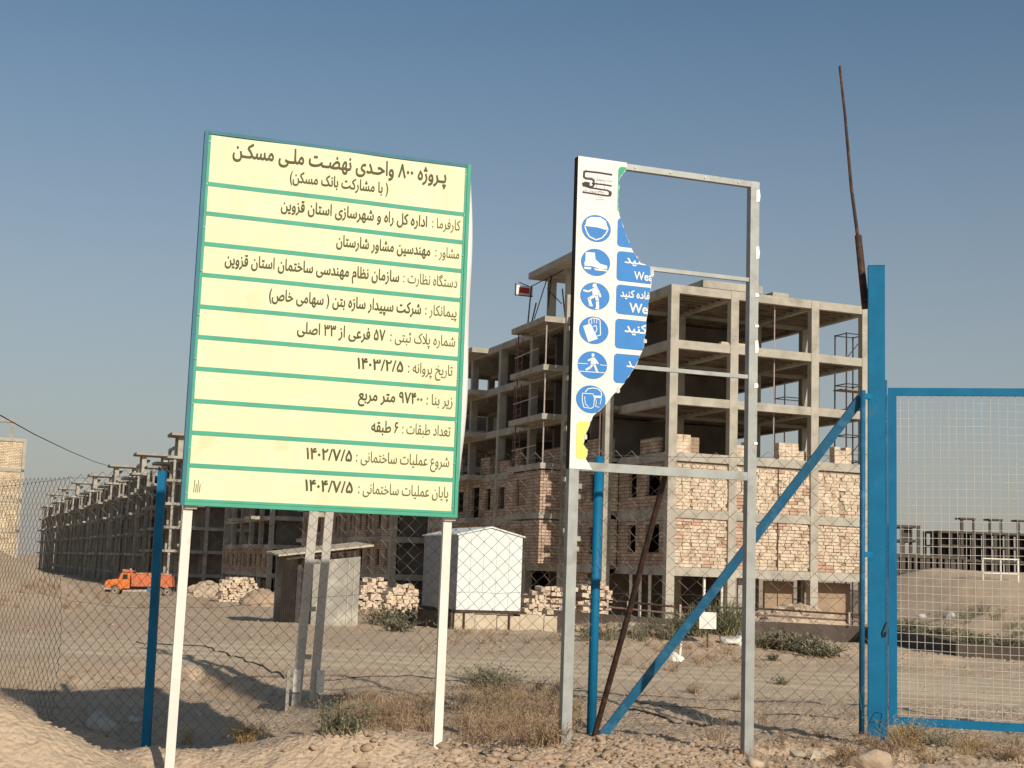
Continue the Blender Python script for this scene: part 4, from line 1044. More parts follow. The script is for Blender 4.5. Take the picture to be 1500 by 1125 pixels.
# ------------------------------------------------------------------ fence, gate post, gate, poles
BPOST = P(866, 1070, 14.2); CPOST = P(228, 900, 15.5)
F_A = Vector((3.50, 13.45, 0)); F_B = Vector((BPOST.x, 14.2, 0)); F_C = Vector((CPOST.x, 15.5, 0)); F_D = Vector((-.317 * 16.0, 16.0, 0)); F_E = Vector((-8.6, 20.6, 0))
def fence():
    root = empty('chain_link_fence', (F_B.x, F_B.y, Tz(F_B.x, F_B.y)), 0, 'sagging chain link fence on blue posts with a diagonal blue brace', 'fence')
    base = Vector(root.location)
    segs = [(F_A, F_B, 2.83, 2.80, .172), (F_B, F_C, 2.80, 2.56, .15), (F_C, F_D, 2.56, 2.47, .15), (F_D, F_E, 2.47, 2.45, .15)]
    rr = random.Random(8)
    for a, b_, za, zb_, p in segs:
        d = b_ - a; L_ = d.length; d.normalize(); n = int(L_ / (p * .5)); pp = L_ / n; nn = Vector((-d.y, d.x, 0)); mb = MB()
        ph = rr.uniform(0, 6)
        for i in range(n):
            u0 = (i + .5) * pp; pts = []; side = 1 if i % 2 == 0 else -1
            g = Tz(a.x + d.x * u0, a.y + d.y * u0); zt = za + (zb_ - za) * u0 / L_
            hstep = p * .47; k = 0; z = zt + .035; q = -1
            sag = .0
            while z > g - .02:
                off = (pp * .5) * (1 if (k + i) % 2 == 0 else -1)
                u = u0 + off + .02 * math.sin(z * 2.1 + u0 * 1.1 + ph) + .012 * math.sin(u0 * 3 + z * 5)
                w_ = .05 * math.sin(u0 * 1.3 + z * 1.7 + ph) * math.sin(math.pi * min(1, max(0, (zt - z) / 2.8)))
                P_ = a + d * u + nn * (w_ + .004 * (1 if k % 2 else -1)); pts.append(Vector((P_.x, P_.y, z + .015 * math.sin(u * 2.2 + ph))) - base)
                z -= hstep; k += 1
            mb.tube(pts, .0034, 3, cap=False)
        o = mb.build('mesh_panel', M['wire'], root); o['kind'] = 'stuff'
        # tension wires
        for frac, r_ in ((.0, .0022), (.5, .0018)):
            pts = []
            for i in range(25):
                u = L_ * i / 24; P_ = a + d * u; zt = za + (zb_ - za) * i / 24; g = Tz(P_.x, P_.y); z = zt + (g - zt) * frac - .03 * math.sin(math.pi * i / 24); pts.append(Vector((P_.x, P_.y, z)) + nn * (.05 * math.sin(u * 1.3 + (zt - z) * 0 + ph) * math.sin(math.pi * frac)) - base)
            mb = MB(); mb.tube(pts, r_, 4); mb.build('tension_wire', M['wire'], root)
    # posts
    g = Tz(F_B.x, F_B.y)
    mb = MB(); mb.tube([Vector((F_B.x, F_B.y, g - .3)) - base, Vector((F_B.x + .01, F_B.y, 2.78)) - base], .048, 12); mb.build('post', M['blue'], root, True)
    g = Tz(F_C.x, F_C.y); tp = P(238, 690, 15.5); bt = P(215, 1080, 15.5)
    mb = MB(); mb.beam(Vector((bt.x, 15.5, g - .3)) - base, Vector((tp.x, 15.5, tp.z)) - base, .085, .085, up=(0, 1, 0)); mb.build('post', M['blue'], root)
    tp = P(1264, 572, 13.35)
    mb = MB(); g = Tz(tp.x, 13.35); mb.tube([Vector((tp.x - .01, 13.35, g + .08)) - base, Vector((tp.x, 13.35, tp.z)) - base], .027, 10); mb.build('post', M['blue_dark'], root, True)
    a = P(1262, 583, 13.42); c = P(882, 1072, 14.12); c.z = Tz(c.x, c.y) - .02
    mb = MB(); mb.beam(a - base, c - base, .088, .05, up=(0, 1, 0)); mb.build('brace', M['blue_dark'], root)
    for (py) in (580, 812):
        q = P(1264, py, 13.35); mb = MB(); mb.beam(q - base, q + Vector((.09, .05, 0)) - base, .05); mb.build('bracket', M['blue'], root)
    pts = [P(x, y, 13.3) - base for x, y in ((1258, 1010), (1262, 1040), (1272, 1030), (1270, 1048), (1262, 1052))]
    mb = MB(); mb.tube(pts, .006, 5); mb.build('tie_wire', M['blue_dark'], root)
fence()

GP = P(1284, 1080, 13.55); GP.z = Tz(GP.x, GP.y)
def gate():
    zt = P(1285, 392, 13.55).z
    d = Vector((P(1500, 900, 13.30).x - P(1300, 900, 13.58).x, 13.30 - 13.58, 0)); rz = math.atan2(d.y, d.x)
    root = empty('gate_post', GP, rz + .02, 'tall thick bright blue square steel gate post', 'post')
    H = zt - GP.z
    mb = MB(); mb.box(-.080, .080, -.08, .08, -.2, H); mb.build('shaft', M['blue'], root)
    mb = MB(); mb.box(-.083, .083, -.083, .083, H + .001, H + .008); mb.build('cap', M['blue_dark'], root)
    mb = MB(); mb.box(.082, .100, -.07, -.02, .03, H - 1.15); mb.build('stop_flat', M['blue_dark'], root)
    pts = [(-.07 + x * .01, -.086, .09 + y * .01) for x, y in ((0, 6), (5, 16), (12, 15), (9, 0), (-2, 6), (14, 8))]
    mb = MB(); mb.tube([Vector(p) for p in pts], .004, 5); mb.build('tie_wire', M['blue_dark'], root)
    mb = MB(); mb.tube([Vector((.06 + x * .01, -.088, .98 + y * .01)) for x, y in ((3, 12), (2, 10), (-1, 2), (0, -2), (2, -1), (2, 3))], .008, 6); mb.build('hook', M['dark'], root)
    zb = P(1310, 1060, 13.55).z
    o = P(1299.5, 900, 13.60)
    L_ = 3.6; z1 = P(1300, 568, 13.58).z; z0 = P(1306, 1062, 13.58).z
    g = empty('gate_leaf', (o.x, o.y, z0), rz, 'blue framed gate leaf filled with pale welded square wire mesh', 'gate')
    H = z1 - z0
    mb = MB(); mb.box(.012, .092, -.025, .025, 0, H); mb.build('frame_upright', M['blue'], g)
    mb = MB(); mb.box(L_ - .08, L_, -.025, .025, 0, H); mb.build('frame_upright', M['blue'], g)
    for a_, b_ in ((0, .078), (H - .075, H)):
        mb = MB(); mb.box(.0925, L_ - .0805, -.023, .023, a_, b_); mb.build('frame_rail', M['blue'], g)
    mb = MB(); mb.box(-.012, .008, -.01, .012, H * .05, H * .98); mb.build('cover_strip', M['sign_blue_white'], g); 
    for z in (H * .82, H * .5, H * .2):
        mb = MB(); mb.tube([(-.012, -.03, z), (-.012, -.03, z + .16)], .016, 8); mb.build('hinge', M['blue_dark'], g)
    r = random.Random(1); step = .0775
    k = 0; x = .10 + .03
    vm = []
    while x < L_ - .09:
        pts = [(x + r.uniform(-.003, .003), .004, z) for z in np.linspace(.02, H - .02, 9)]
        mb = MB(); mb.tube(pts, .0024, 4); mb.build('vertical_wire', M['gate_wire'], g); x += step + r.uniform(-.004, .004)
    z = .10
    while z < H - .08:
        pts = [(x_, -.001, z + .006 * math.sin(x_ * 3 + z * 2) + r.uniform(-.002, .002)) for x_ in np.linspace(.05, L_ - .05, 22)]
        mb = MB(); mb.tube(pts, .0024, 4); mb.build('horizontal_wire', M['gate_wire'], g); z += step + r.uniform(-.003, .003)
gate()

# rusty pole above the gate post
rp = empty('rusty_pole', P(1262, 450, 13.72), 0, 'long thin rusty pole tilting up behind the top of the blue gate post', 'pole')
b0 = Vector(rp.location)
mb = MB(); mb.tube([P(1268, 452, 13.72) - b0, P(1257, 345, 13.74) - b0], [.040, .036], 10); mb.build('pipe_sleeve', M['rust'], rp)
mb = MB(); mb.tube([P(1257, 350, 13.75) - b0, P(1247, 275, 13.76) - b0, P(1238, 170, 13.78) - b0, P(1230, 97, 13.8) - b0], [.019, .017, .015, .013], 8); mb.build('rod', M['rust'], rp)
mb = MB(); mb.beam(P(1262, 440, 13.68) - b0, P(1276, 436, 13.64) - b0, .03); mb.build('clamp', M['rust'], rp)
# leaning pole
a = P(976, 690, 12.38); c = P(869, 1076, 14.05); c.z = Tz(c.x, c.y) - .04
mb = MB(); mb.tube([c - c, (a + c) / 2 - c + Vector((.01, 0, 0)), a - c], [.03, .03, .028], 8)
o = mb.build('leaning_pipe', M['rust']); o.location = c; tag(o, 'dark rusty pipe leaning between the torn sign frame and the blue corner post', 'pipe')

# ------------------------------------------------------------------ twin leg utility pole behind the cream sign
def hpole():
    b = P(445, 1020, 18.4); g = Tz(b.x, b.y); b.z = g
    root = empty('twin_leg_pole', b, .18, 'grey twin legged concrete power pole with white plates at its foot, behind the cream sign', 'pole')
    H = P(470, 420, 18.4).z - g
    for s, wd in ((-.11, .12), (.11, .11)):
        lean = .22
        mb = MB(); mb.beam((s, 0, -.4), (s * .85 + lean, 0, H), wd, .11, up=(0, 1, 0)); mb.build('leg', M['plaster_pale'], root)
    for k in range(9):
        z = .55 + k * .62; mb = MB(); x = .22 * z / H; mb.box(-.05 + x, .05 + x, -.04, .04, z, z + .06); mb.build('rung', M['concrete'], root)
    for x in (-.12, .28):
        mb = MB(); mb.box(x - .03, x + .07, -.10, -.085, .13, .42) if x < 0 else mb.box(x - .13, x - .03, -.10, -.085, .13, .42); mb.build('white_plate', M['white_paint'], root)
    mb = MB(); mb.box(-.235, -.195, -.1, .1, -.2, .42); mb.build('kerb_angle', M['concrete_far'], root)
    mb = MB(); mb.box(-.05, .1, -.1, .1, 2.6, 2.85); mb.build('cable_clamp', M['rust'], root)
hpole()

# ------------------------------------------------------------------ guard hut
def hut():
    D = 48.0
    a = P(455, 912, D); b = P(523, 905, D + .6); g = Tz(a.x, a.y)
    rz = math.atan2(.5, b.x - a.x)
    root = empty('guard_hut', (a.x, a.y, g), rz, 'small hut with grey cement wall, dark corrugated door side and thin sloping roof', 'hut')
    W = (Vector((b.x, b.y)) - Vector((a.x, a.y))).length; hl = P(455, 822, D).z - g; hr = P(523, 815, D).z - g
    mb = MB(); mb.add([(0, 0, -.2), (W, 0, -.2), (W, 0, hr), (0, 0, hl), (0, .18, -.2), (W, .18, -.2), (W, .18, hr), (0, .18, hl)], [(0, 1, 2, 3), (5, 4, 7, 6), (3, 2, 6, 7), (1, 5, 6, 2), (4, 0, 3, 7), (0, 4, 5, 1)]); mb.build('front_wall', M['plaster'], root)
    mb = MB(); mb.box(W - .18, W, .183, 2.4, -.2, hr - .05); mb.build('side_wall', M['plaster'], root)
    mb = MB(); mb.box(-.9, W, 2.4, 2.55, -.2, hr - .05); mb.build('back_wall', M['plaster'], root)
    for k in range(2):
        mb = MB(); mb.box(W - .42 + k * .2, W - .38 + k * .2, -.03, -.002, -.1, hr - .1); mb.build('corner_batten', M['concrete'], root)
    # dark corrugated sheets on the left side
    xs0 = P(412, 905, D).x - a.x
    mb = MB(); n = 26; vs = []
    for i in range(n + 1):
        x = xs0 + (0 - .12 - xs0) * i / n; y = .35 + .03 * (1 if i % 2 else -1); vs += [(x, y, -.15), (x, y, 1.85 + (.12 if i > n * .4 else 0))]
    mb.add(vs, [(2 * i, 2 * i + 2, 2 * i + 3, 2 * i + 1) for i in range(n)]); mb.build('corrugated_sheet', M['rag_dark'], root)
    mb = MB(); mb.box(-.5, -.35, .3, .45, 0, hl + .1); mb.build('door_jamb', M['rag_dark'], root)
    # roof: thin sheet rising to the right
    l = P(404, 815, D - .3); r_ = P(545, 800, D - .3)
    mb = MB(); x0 = l.x - a.x; x1 = r_.x - a.x; z0 = l.z - g; z1 = r_.z - g
    vs = [(x0, -.35, z0), (x1, -.35, z1), (x1, 2.6, z1 + .12), (x0, 2.6, z0 + .12)]; mb.add(vs + [(x, y, z + .06) for x, y, z in vs], [(3, 2, 1, 0), (4, 5, 6, 7), (0, 1, 5, 4), (1, 2, 6, 5), (2, 3, 7, 6), (3, 0, 4, 7)]); mb.build('roof_sheet', M['block'], root)
    mb = MB(); mb.beam((x0 + .3, -.1, z0 - .08), (x1 - .5, -.1, z1 - .12), .08, .16, up=(0, 1, 0)); mb.build('roof_rafter', M['rag_dark'], root)
hut()

# ------------------------------------------------------------------ white kiosk container
def kiosk():
    D = 47.5
    cnr = P(668, 893, D); a_r = P(765, 893, D + .9); g = Tz(cnr.x, cnr.y); plz = cnr.z
    rz = RZ
    root = empty('site_kiosk', (cnr.x, cnr.y, g - .1), rz, 'white sheet metal site cabin with a low gabled roof standing on pale blocks', 'cabin')
    z0 = plz - g + .1; W = 2.35; Ld = 3.9; H = P(668, 783, D).z - plz; hp = .26
    # gable end facing the road (lit), long side's shade painted in as grey
    mb = MB(); mb.add([(0, 0, z0), (W, 0, z0), (W, 0, z0 + H), (W * .5, 0, z0 + H + hp), (0, 0, z0 + H), (0, .06, z0), (W, .06, z0), (W, .06, z0 + H), (W * .5, .06, z0 + H + hp), (0, .06, z0 + H)], [(0, 1, 2, 3, 4), (9, 8, 7, 6, 5), (0, 4, 9, 5), (1, 6, 7, 2), (0, 5, 6, 1)]); mb.build('end_wall', M['hut_white'], root)
    mb = MB(); mb.box(0, .05, .062, Ld, z0, z0 + H - .002); mb.build('side_wall', M['hut_shaded'], root)
    mb = MB(); mb.box(W - .05, W, .062, Ld, z0, z0 + H - .002); mb.build('side_wall', M['hut_white'], root)
    mb = MB(); mb.box(.051, W - .051, Ld - .05, Ld, z0, z0 + H - .002); mb.build('end_wall', M['hut_white'], root)
    for s in (0, 1):
        x0, x1 = (-.08, W * .5) if s == 0 else (W + .08, W * .5); zc0 = z0 + H - .02; zc1 = z0 + H + hp + .02
        vs = [(x0, -.06, zc0), (x1, -.06, zc1), (x1, Ld + .06, zc1), (x0, Ld + .06, zc0)]; vs += [(x, y, z + .05) for x, y, z in vs]
        mb = MB(); mb.add(vs, [(3, 2, 1, 0), (4, 5, 6, 7), (0, 1, 5, 4), (1, 2, 6, 5), (2, 3, 7, 6), (3, 0, 4, 7)]); mb.build('roof_sheet', M['hut_white'], root)
    for i in range(1, 5):
        mb = MB(); x = W * i / 5; mb.box(x - .012, x + .012, -.022, -.001, z0 + .02, z0 + H - .05); mb.build('seam', M['hut_white'], root)
    mb = MB(); mb.box(-.04, W + .04, -.03, Ld, z0 - .10, z0 - .002); mb.build('skid', M['rust'], root)
    for k, x in enumerate((.25, 1.9)):
        mb = MB(); mb.box(x, x + .05, -.1, -.04, 0, z0 - .1); mb.build('leg', M['rust'], root)
    # block plinth under and beside it
    pr = empty('block_plinth', (cnr.x, cnr.y, g - .1), rz, 'row of large pale concrete blocks under the white site cabin', 'plinth')
    x = -.05
    for k, wd in enumerate((.75, .8, .85, .9, .75)):
        mb = MB(); mb.box(x + .01, x + wd - .01, .0 + .02 * (k % 2), .7, 0, z0 - .12 - .03 * (k % 3)); mb.build('block', M['block'], pr); x += wd
    mb = MB(); mb.box(x - .6, x - .1, .1, .6, z0 - .1, z0 + .05); mb.build('block', M['block'], pr)
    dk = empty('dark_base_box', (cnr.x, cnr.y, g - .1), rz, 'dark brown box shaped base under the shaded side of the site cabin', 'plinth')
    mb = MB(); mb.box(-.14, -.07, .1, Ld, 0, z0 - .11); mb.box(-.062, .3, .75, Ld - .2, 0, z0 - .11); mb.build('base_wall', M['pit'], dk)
kiosk()

# ------------------------------------------------------------------ pit edge wall and rails
def pit_wall():
    pts = [(800, 49), (900, 48), (1000, 47), (1060, 49), (1130, 52), (1265, 51.5), (1330, 45), (1400, 41), (1520, 40)]
    tops = [893, 901, 908, 910, 911, 918, 925, 941, 952]
    p3 = []
    for (px, D), ty in zip(pts, tops):
        q = P(px, ty, D); p3.append(Vector((q.x, q.y, max(q.z, Tz(q.x, q.y) + .25))))
    root = empty('pit_edge_wall', (p3[0].x, p3[0].y, Tz(p3[0].x, p3[0].y)), 0, 'long low dark brown retaining wall in front of the building', 'wall')
    b = Vector(root.location)
    for i in range(len(p3) - 1):
        a, c = p3[i], p3[i + 1]; d = (c - a); d.z = 0; d.normalize(); nn = Vector((-d.y, d.x, 0)) * .3
        za = Tz(a.x, a.y) - .5; zc = Tz(c.x, c.y) - .5; e = d * .004
        vs = [Vector((a.x, a.y, za)) + e, Vector((c.x, c.y, zc)) - e, c - e, a + e]; vs += [v + nn for v in vs]
        mb = MB(); mb.add([v - b for v in vs], [(0, 1, 2, 3), (5, 4, 7, 6), (3, 2, 6, 7), (1, 5, 6, 2), (4, 0, 3, 7), (0, 4, 5, 1)]); mb.build('wall_section', M['pit'], root)
    rl = empty('pit_railing', p3[1], 0, 'rusty double rail on thin posts along the top of the low dark wall', 'railing')
    b = Vector(rl.location)
    for px, D in ((822, 48.8), (890, 48), (920, 47.8), (997, 47), (1040, 48.5), (1245, 51.4)):
        q = P(px, 900, D); i = 0
        zt = np.interp(q.x, [p.x for p in p3], [p.z for p in p3])
        mb = MB(); mb.beam(Vector((q.x, q.y + .1, zt)) - b, Vector((q.x, q.y + .1, zt + .5)) - b, .06); mb.build('post', M['prop'], rl)
    for dz, m_ in ((.45, 'rust'), (.22, 'scaff')):
        mb = MB(); mb.tube([p3[k] + Vector((0, .1, dz + .04 * math.sin(k * 2.3))) - b for k in range(6)], .035, 6); mb.build('rail', M[m_], rl)
pit_wall()

# ------------------------------------------------------------------ stacks of bricks, rubble and heaps
def brick_pallet(px, py, D, wpx, hpx, label, depth=1.0, rz=RZ, sz=.24, rough=.1):
    a = P(px, py, D); g = Tz(a.x, a.y); W = wpx * D / F_PX; H = P(px, py - hpx, D).z - g
    b = empty('brick_pile', (a.x, a.y, g - .05), rz, label, 'brick pile', 'piles of cream bricks on the site')
    r = random.Random(int(px)); e_ = .2 if D < 60 else .27; n = max(2, int(W / e_)); rows = max(2, int(H / (e_ * .75))); cnt = 0; depth = depth * 1.0
    for i in range(rows):
        for j in range(n):
            prof = 1 - .25 * abs(2 * j / n - 1) ** 2 + r.uniform(-rough, rough)
            if i / rows > prof: continue
            x = j * W / n + (i % 2) * .1; mb = MB()
            R_ = Matrix.Translation((x + W / n / 2, depth / 2 + r.uniform(-.08, .08), i * H / rows + H / rows / 2)) @ Matrix.Rotation(r.uniform(-.25, .25), 4, 'Z') @ Matrix.Rotation(r.uniform(-.22, .22), 4, 'Y') @ Matrix.Rotation(r.uniform(-.1, .1), 4, 'X')
            mb.box(-W / n / 2 + .0, W / n / 2 - .0, -depth / 2, depth / 2, -H / rows / 2 + .002, H / rows / 2 - .002, R_); mb.build('brick', M['brick'], b); cnt += 1
    return b
brick_pallet(770, 893, 54, 75, 36, 'long pile of cream bricks right of the white site cabin')
brick_pallet(850, 893, 55, 44, 44, 'cream brick pile behind the blue corner post')
brick_pallet(527, 873, 84, 42, 28, 'mounded pile of cream bricks right of the guard hut', 1.4, rough=.25)
brick_pallet(565, 880, 78, 48, 26, 'pile of reddish cream bricks left of the white site cabin')
brick_pallet(322, 868, 104, 52, 24, 'low cream brick pile left of the guard hut')

def heap(px, py, D, wpx, hpx, label, m, n=90, rr=(.12, .32), cat='heap', core=True):
    a = P(px, py, D); W = wpx * D / F_PX; H = hpx * D / F_PX; r = random.Random(int(px * 3)); mb = MB(); g = Tz(a.x, a.y)
    # smooth core
    vs, fs = ICO[3]
    if core: mb.add([(v.x * W * .48 * (1 + .1 * math.sin(v.y * 7)), v.y * W * .35, (v.z * H * .92 * (1 + .12 * math.sin(v.x * 9 + v.y * 5)))) for v in vs], fs)
    for _ in range(n):
        an = r.uniform(0, 6.28); q = r.random() ** .5; x = math.cos(an) * q * W * .5; y = math.sin(an) * q * W * .36; z = H * (1 - q * q) * .95
        mb.rock((x, y, z), r.uniform(*rr), (1.2, 1, .7), r, 1)
    o = mb.build('heap', m); o.name = 'rubble_heap' if cat == 'rubble' else 'earth_heap'; o.location = (a.x, a.y, g); return tag(o, label, cat)
heap(1165, 905, 60, 170, 42, 'long heap of pale stone rubble behind the low wall under the brick facade', M['rock'], 260, (.15, .36), 'rubble')
heap(385, 885, 86, 70, 25, 'brown earth heap left of the guard hut', M['clod'], 60, (.1, .22))
heap(545, 885, 66, 46, 14, 'low reddish earth heap right of the guard hut', M['clod'], 40, (.08, .16))
heap(300, 868, 125, 60, 22, 'pale broken brick rubble heap behind the white sign post', M['rock'], 120, (.3, .6), 'rubble')
heap(940, 960, 34.5, 210, 6, 'low bank of reddish clods along the far side of the dirt road', M['clod'], 260, (.04, .15), core=False)

# ------------------------------------------------------------------ truck
def truck():
    D = 134; a = P(150, 868, D); c = P(262, 868, D + 3); g = Tz(a.x, a.y)
    S = (c.x - a.x) / 8.0
    root = empty('tipper_truck', (a.x, a.y, g), .10, 'orange tipper truck with rounded bonnet parked below the bare concrete frames', 'truck'); root.scale = (S, S, S)
    def xz(poly, y0, y1, m, nm, sm=False, par=None):
        n = len(poly); mb = MB(); mb.add([(x, y0, z) for x, z in poly] + [(x, y1, z) for x, z in poly], [tuple(range(n)), tuple(range(2 * n - 1, n - 1, -1))] + [(i, n + i, n + (i + 1) % n, (i + 1) % n) for i in range(n)]); return mb.build(nm, m, par or root)
    xz([(.25, .85), (.18, 1.25), (.25, 1.55), (.5, 1.72), (1.35, 1.85), (1.95, 1.9), (2.0, .95), (1.9, .9), (1.75, 1.1), (1.5, 1.28), (1.2, 1.28), (.95, 1.05), (.88, .85)], .1, 2.3, M['orange'], 'bonnet')
    cab = xz([(1.75, .75), (1.75, 1.9), (1.95, 2.5), (2.05, 2.62), (2.95, 2.62), (3.0, 2.5), (3.0, .8), (2.3, .8), (2.2, .75)], .05, 2.35, M['orange'], 'cab')
    xz([(1.38, 1.87), (1.70, 2.50), (1.93, 2.50), (1.74, 1.9)], .25, 2.15, M['glass'], 'windscreen')
    xz([(2.12, 1.85), (2.2, 2.4), (2.72, 2.4), (2.72, 1.85)], .03, .048, M['glass'], 'side_window', par=cab)
    xz([(2.02, 1.8), (2.1, 2.45), (2.14, 2.45), (2.06, 1.8)], .015, .028, M['orange_dull'], 'door_trim')
    xz([(2.05, 2.7), (2.05, 3.0), (3.3, 2.85), (3.3, 2.7)], .3, 2.1, M['orange_dull'], 'roof_rack')
    # mudguard arches
    for (x0, r_) in ((1.38, .62),):
        pts = [(x0 + r_ * math.cos(t), .52 + r_ * math.sin(t)) for t in np.linspace(.15, math.pi - .25, 9)]; pts2 = [(x0 + (r_ + .09) * math.cos(t), .52 + (r_ + .09) * math.sin(t)) for t in np.linspace(math.pi - .25, .15, 9)]
        xz(pts + pts2, .0, .35, M['orange'], 'mudguard')
    # tipper body with ribs
    body = xz([(3.2, 1.05), (3.15, 2.45), (7.7, 2.42), (7.9, 1.15)], .02, 2.38, M['orange_dull'], 'tipper_body')
    for x in (3.4, 4.15, 4.9, 5.65, 6.4, 7.15, 7.65): xz([(x, 1.1), (x, 2.4), (x + .1, 2.4), (x + .1, 1.1)], -.05, .018, M['orange_dull'], 'body_rib', par=body)
    xz([(3.1, 2.45), (3.1, 2.55), (7.75, 2.52), (7.75, 2.42)], -.04, .1, M['orange'], 'top_rail', par=body)
    xz([(3.0, 2.3), (3.05, 2.75), (3.2, 2.75), (3.2, 2.3)], .1, 2.3, M['orange_dull'], 'headboard', par=body)
    mb = MB(); r = random.Random(6)
    for k in range(40): mb.rock((3.5 + k * .1, r.uniform(.2, 2.0), 2.48 + r.uniform(0, .1)), r.uniform(.12, .22), (1, 1, .7), r, 1)
    o = mb.build('load', M['rock'], body); o['kind'] = 'stuff'
    xz([(1.9, .62), (1.9, .82), (7.8, .95), (7.8, .7)], .5, 1.9, M['dark'], 'chassis')
    xz([(.05, .62), (.05, .82), (.9, .82), (.9, .62)], .05, 2.35, M['pinkgrey'], 'bumper')
    xz([(.15, .3), (.2, .62), (1.9, .62), (1.9, .3)], .4, 2.0, M['dark'], 'axle_block')
    xz([(2.2, .45), (2.3, .62), (5.0, .75), (5.3, .45)], .05, .2, M['pinkgrey'], 'side_panel')
    xz([(5.0, .35), (5.0, .98), (5.6, .98), (5.6, .35)], .02, .7, M['tank'], 'fuel_tank')
    xz([(3.9, 2.66), (3.9, 2.7), (4, 2.7), (4, 2.66)], .5, .6, M['dark'], 'lamp_bar')
    mb = MB(); mb.rock((2.95, .6, 2.95), .17, (1, 1, 1), random.Random(1), 2); mb.build('white_sack_on_rack', M['sack'], root)
    for (x, ys_) in ((1.38, (0, 2.1)), (6.35, (0, 2.1)), (7.35, (0, 2.1))):
        for y in ys_:
            mb = MB(); mb.tube([(x, y, .52), (x, y + .06, .52), (x, y + .24, .52), (x, y + .3, .52)], [.46, .52, .52, .46], 20)
            wh = mb.build('wheel', M['tyre'], root)
            mb = MB(); mb.tube([(x, y - .012, .52), (x, y - .002, .52)], [.27, .27], 16); rm = mb.build('rim', M['clod'], wh)
            mb = MB(); mb.tube([(x, y - .06, .52), (x, y - .014, .52)], [.11, .13], 10); mb.build('hub', M['dark'], wh)
    mb = MB(); mb.tube([(.22, .35, 1.15), (.14, .35, 1.15)], .15, 12); mb.build('headlight', M['sign_blue_white'], root)
    mb = MB(); mb.tube([(.22, 2.0, 1.15), (.14, 2.0, 1.15)], .15, 12); mb.build('headlight', M['sign_blue_white'], root)
    mb = MB(); mb.box(.13, .2, .7, 1.7, .95, 1.5); mb.build('grille', M['dark'], root)
truck()

# ------------------------------------------------------------------ small things on the ground
def small(name, builder, loc, label, cat, m, rz=0, smooth=False, group=None):
    mb = MB(); builder(mb); o = mb.build(name, m, smooth=smooth); o.location = loc; o.rotation_euler = (0, 0, rz); return tag(o, label, cat, group)
q = GT(1036, 950); nb = empty('notice_board', q, .1, 'small blank white notice on a thin stake by the green weeds', 'sign')
zc = P(1037, 909, q.y).z - q.z; hw = 12.5 * q.y / F_PX
mb = MB(); mb.box(-hw, hw, -.02, 0, zc - hw * .95, zc + hw * .95); mb.build('board', M['sack'], nb)
mb = MB(); mb.tube([(0, .03, -.1), (0.02, .03, zc + .1)], .022, 6); mb.build('stake', M['rust'], nb)
def sackb(mb, seed, s):
    r = random.Random(seed); vs, fs = ICO[3]; o_ = []
    for v in vs:
        k = 1 + .22 * math.sin(v.x * 7 + seed * 3) * math.sin(v.y * 6 + seed) + .12 * math.sin(v.x * 15 + v.z * 13 + seed) + r.uniform(-.05, .05)
        o_.append((v.x * s * 1.25 * k, v.y * s * .8 * k, max(v.z, -.5) * s * .42 * k * (1 + .35 * math.sin(v.x * 5 + seed)) + s * .18))
    mb.add(o_, fs)
for i, (px, py, s, lb) in enumerate(((1078, 936, .30, 'crumpled white plastic sheet in the weeds below the notice board'), (1112, 915, .45, 'white sack slumped on the low wall, left one of two'), (1122, 918, .34, 'smaller white sack at the foot of the low wall'))):
    small('white_sack', lambda mb: sackb(mb, i, s), GT(px, py + 8), lb, 'sack', M['sack'], i, True)
def stones(i, px, py, r_, lb, m='white_rock', sq=(1, 1, .7), nm='stone', sub=3):
    rr = random.Random(i + 50); p = GT(px, py); small(nm, lambda mb: mb.rock((0, 0, r_ * .2), r_, sq, rr, sub), p, lb, 'stone', M[m], 0, sub == 3)
stones(0, 150, 1068, .22, 'large smooth grey white boulder in the shaded hollow', sq=(1, .8, .85))
stones(1, 194, 1058, .11, 'small angular white stone in the shadow beside the dark blue post')
stones(2, 290, 1048, .05, 'tiny pale stone in the middle of the shaded hollow')
stones(3, 917, 925, .28, 'white stone at the foot of the low dark wall beside the leaning pipe')
stones(4, 1172, 1110, .085, 'flat cream stone slab lower right, left one of a broken pair', 'block', (1.3, .8, .6), sub=1)
stones(5, 1201, 1110, .10, 'broken cream stone slab lower right, right one of a pair', 'block', (1.1, .8, .8), sub=1)
stones(6, 1275, 1124, .19, 'half buried tan boulder below the blue gate post', 'soilrock', (1.25, .9, .75))
stones(7, 1105, 1122, .09, 'pale stone at the bottom edge beside the right grey sign post', 'rock')
stones(8, 648, 1092, .05, 'small pale stone touching the foot of the right white sign post', 'rock')
0 and stones(9, 20, 1066, .22, 'large tan slab shaped clod on the left earth mound', 'clod', (1.3, .9, .75), 'clod')
0 and stones(10, 35, 1110, .16, 'angular tan clod near the lower left corner', 'clod', (1.2, .8, .7), 'clod')
stones(11, 1393, 905, .35, 'white stone on the bank behind the gate mesh', 'white_rock', (1.2, .8, .6))
stones(12, 1350, 905, .25, 'smaller pale stone on the bank just behind the gate frame', 'white_rock', (1.2, .8, .6))
stones(13, 990, 968, .2, 'white lump around the foot of the short white stake', 'sack', (1, .8, .8))
p = GT(995, 968); small('marker_stake', lambda mb: mb.tube([(0, 0, 0), (.03, 0, P(996, 950, p.y).z - p.z + .1)], .03, 8), p, 'short white marker stake standing on the bank beyond the road', 'stake', M['white_paint'])

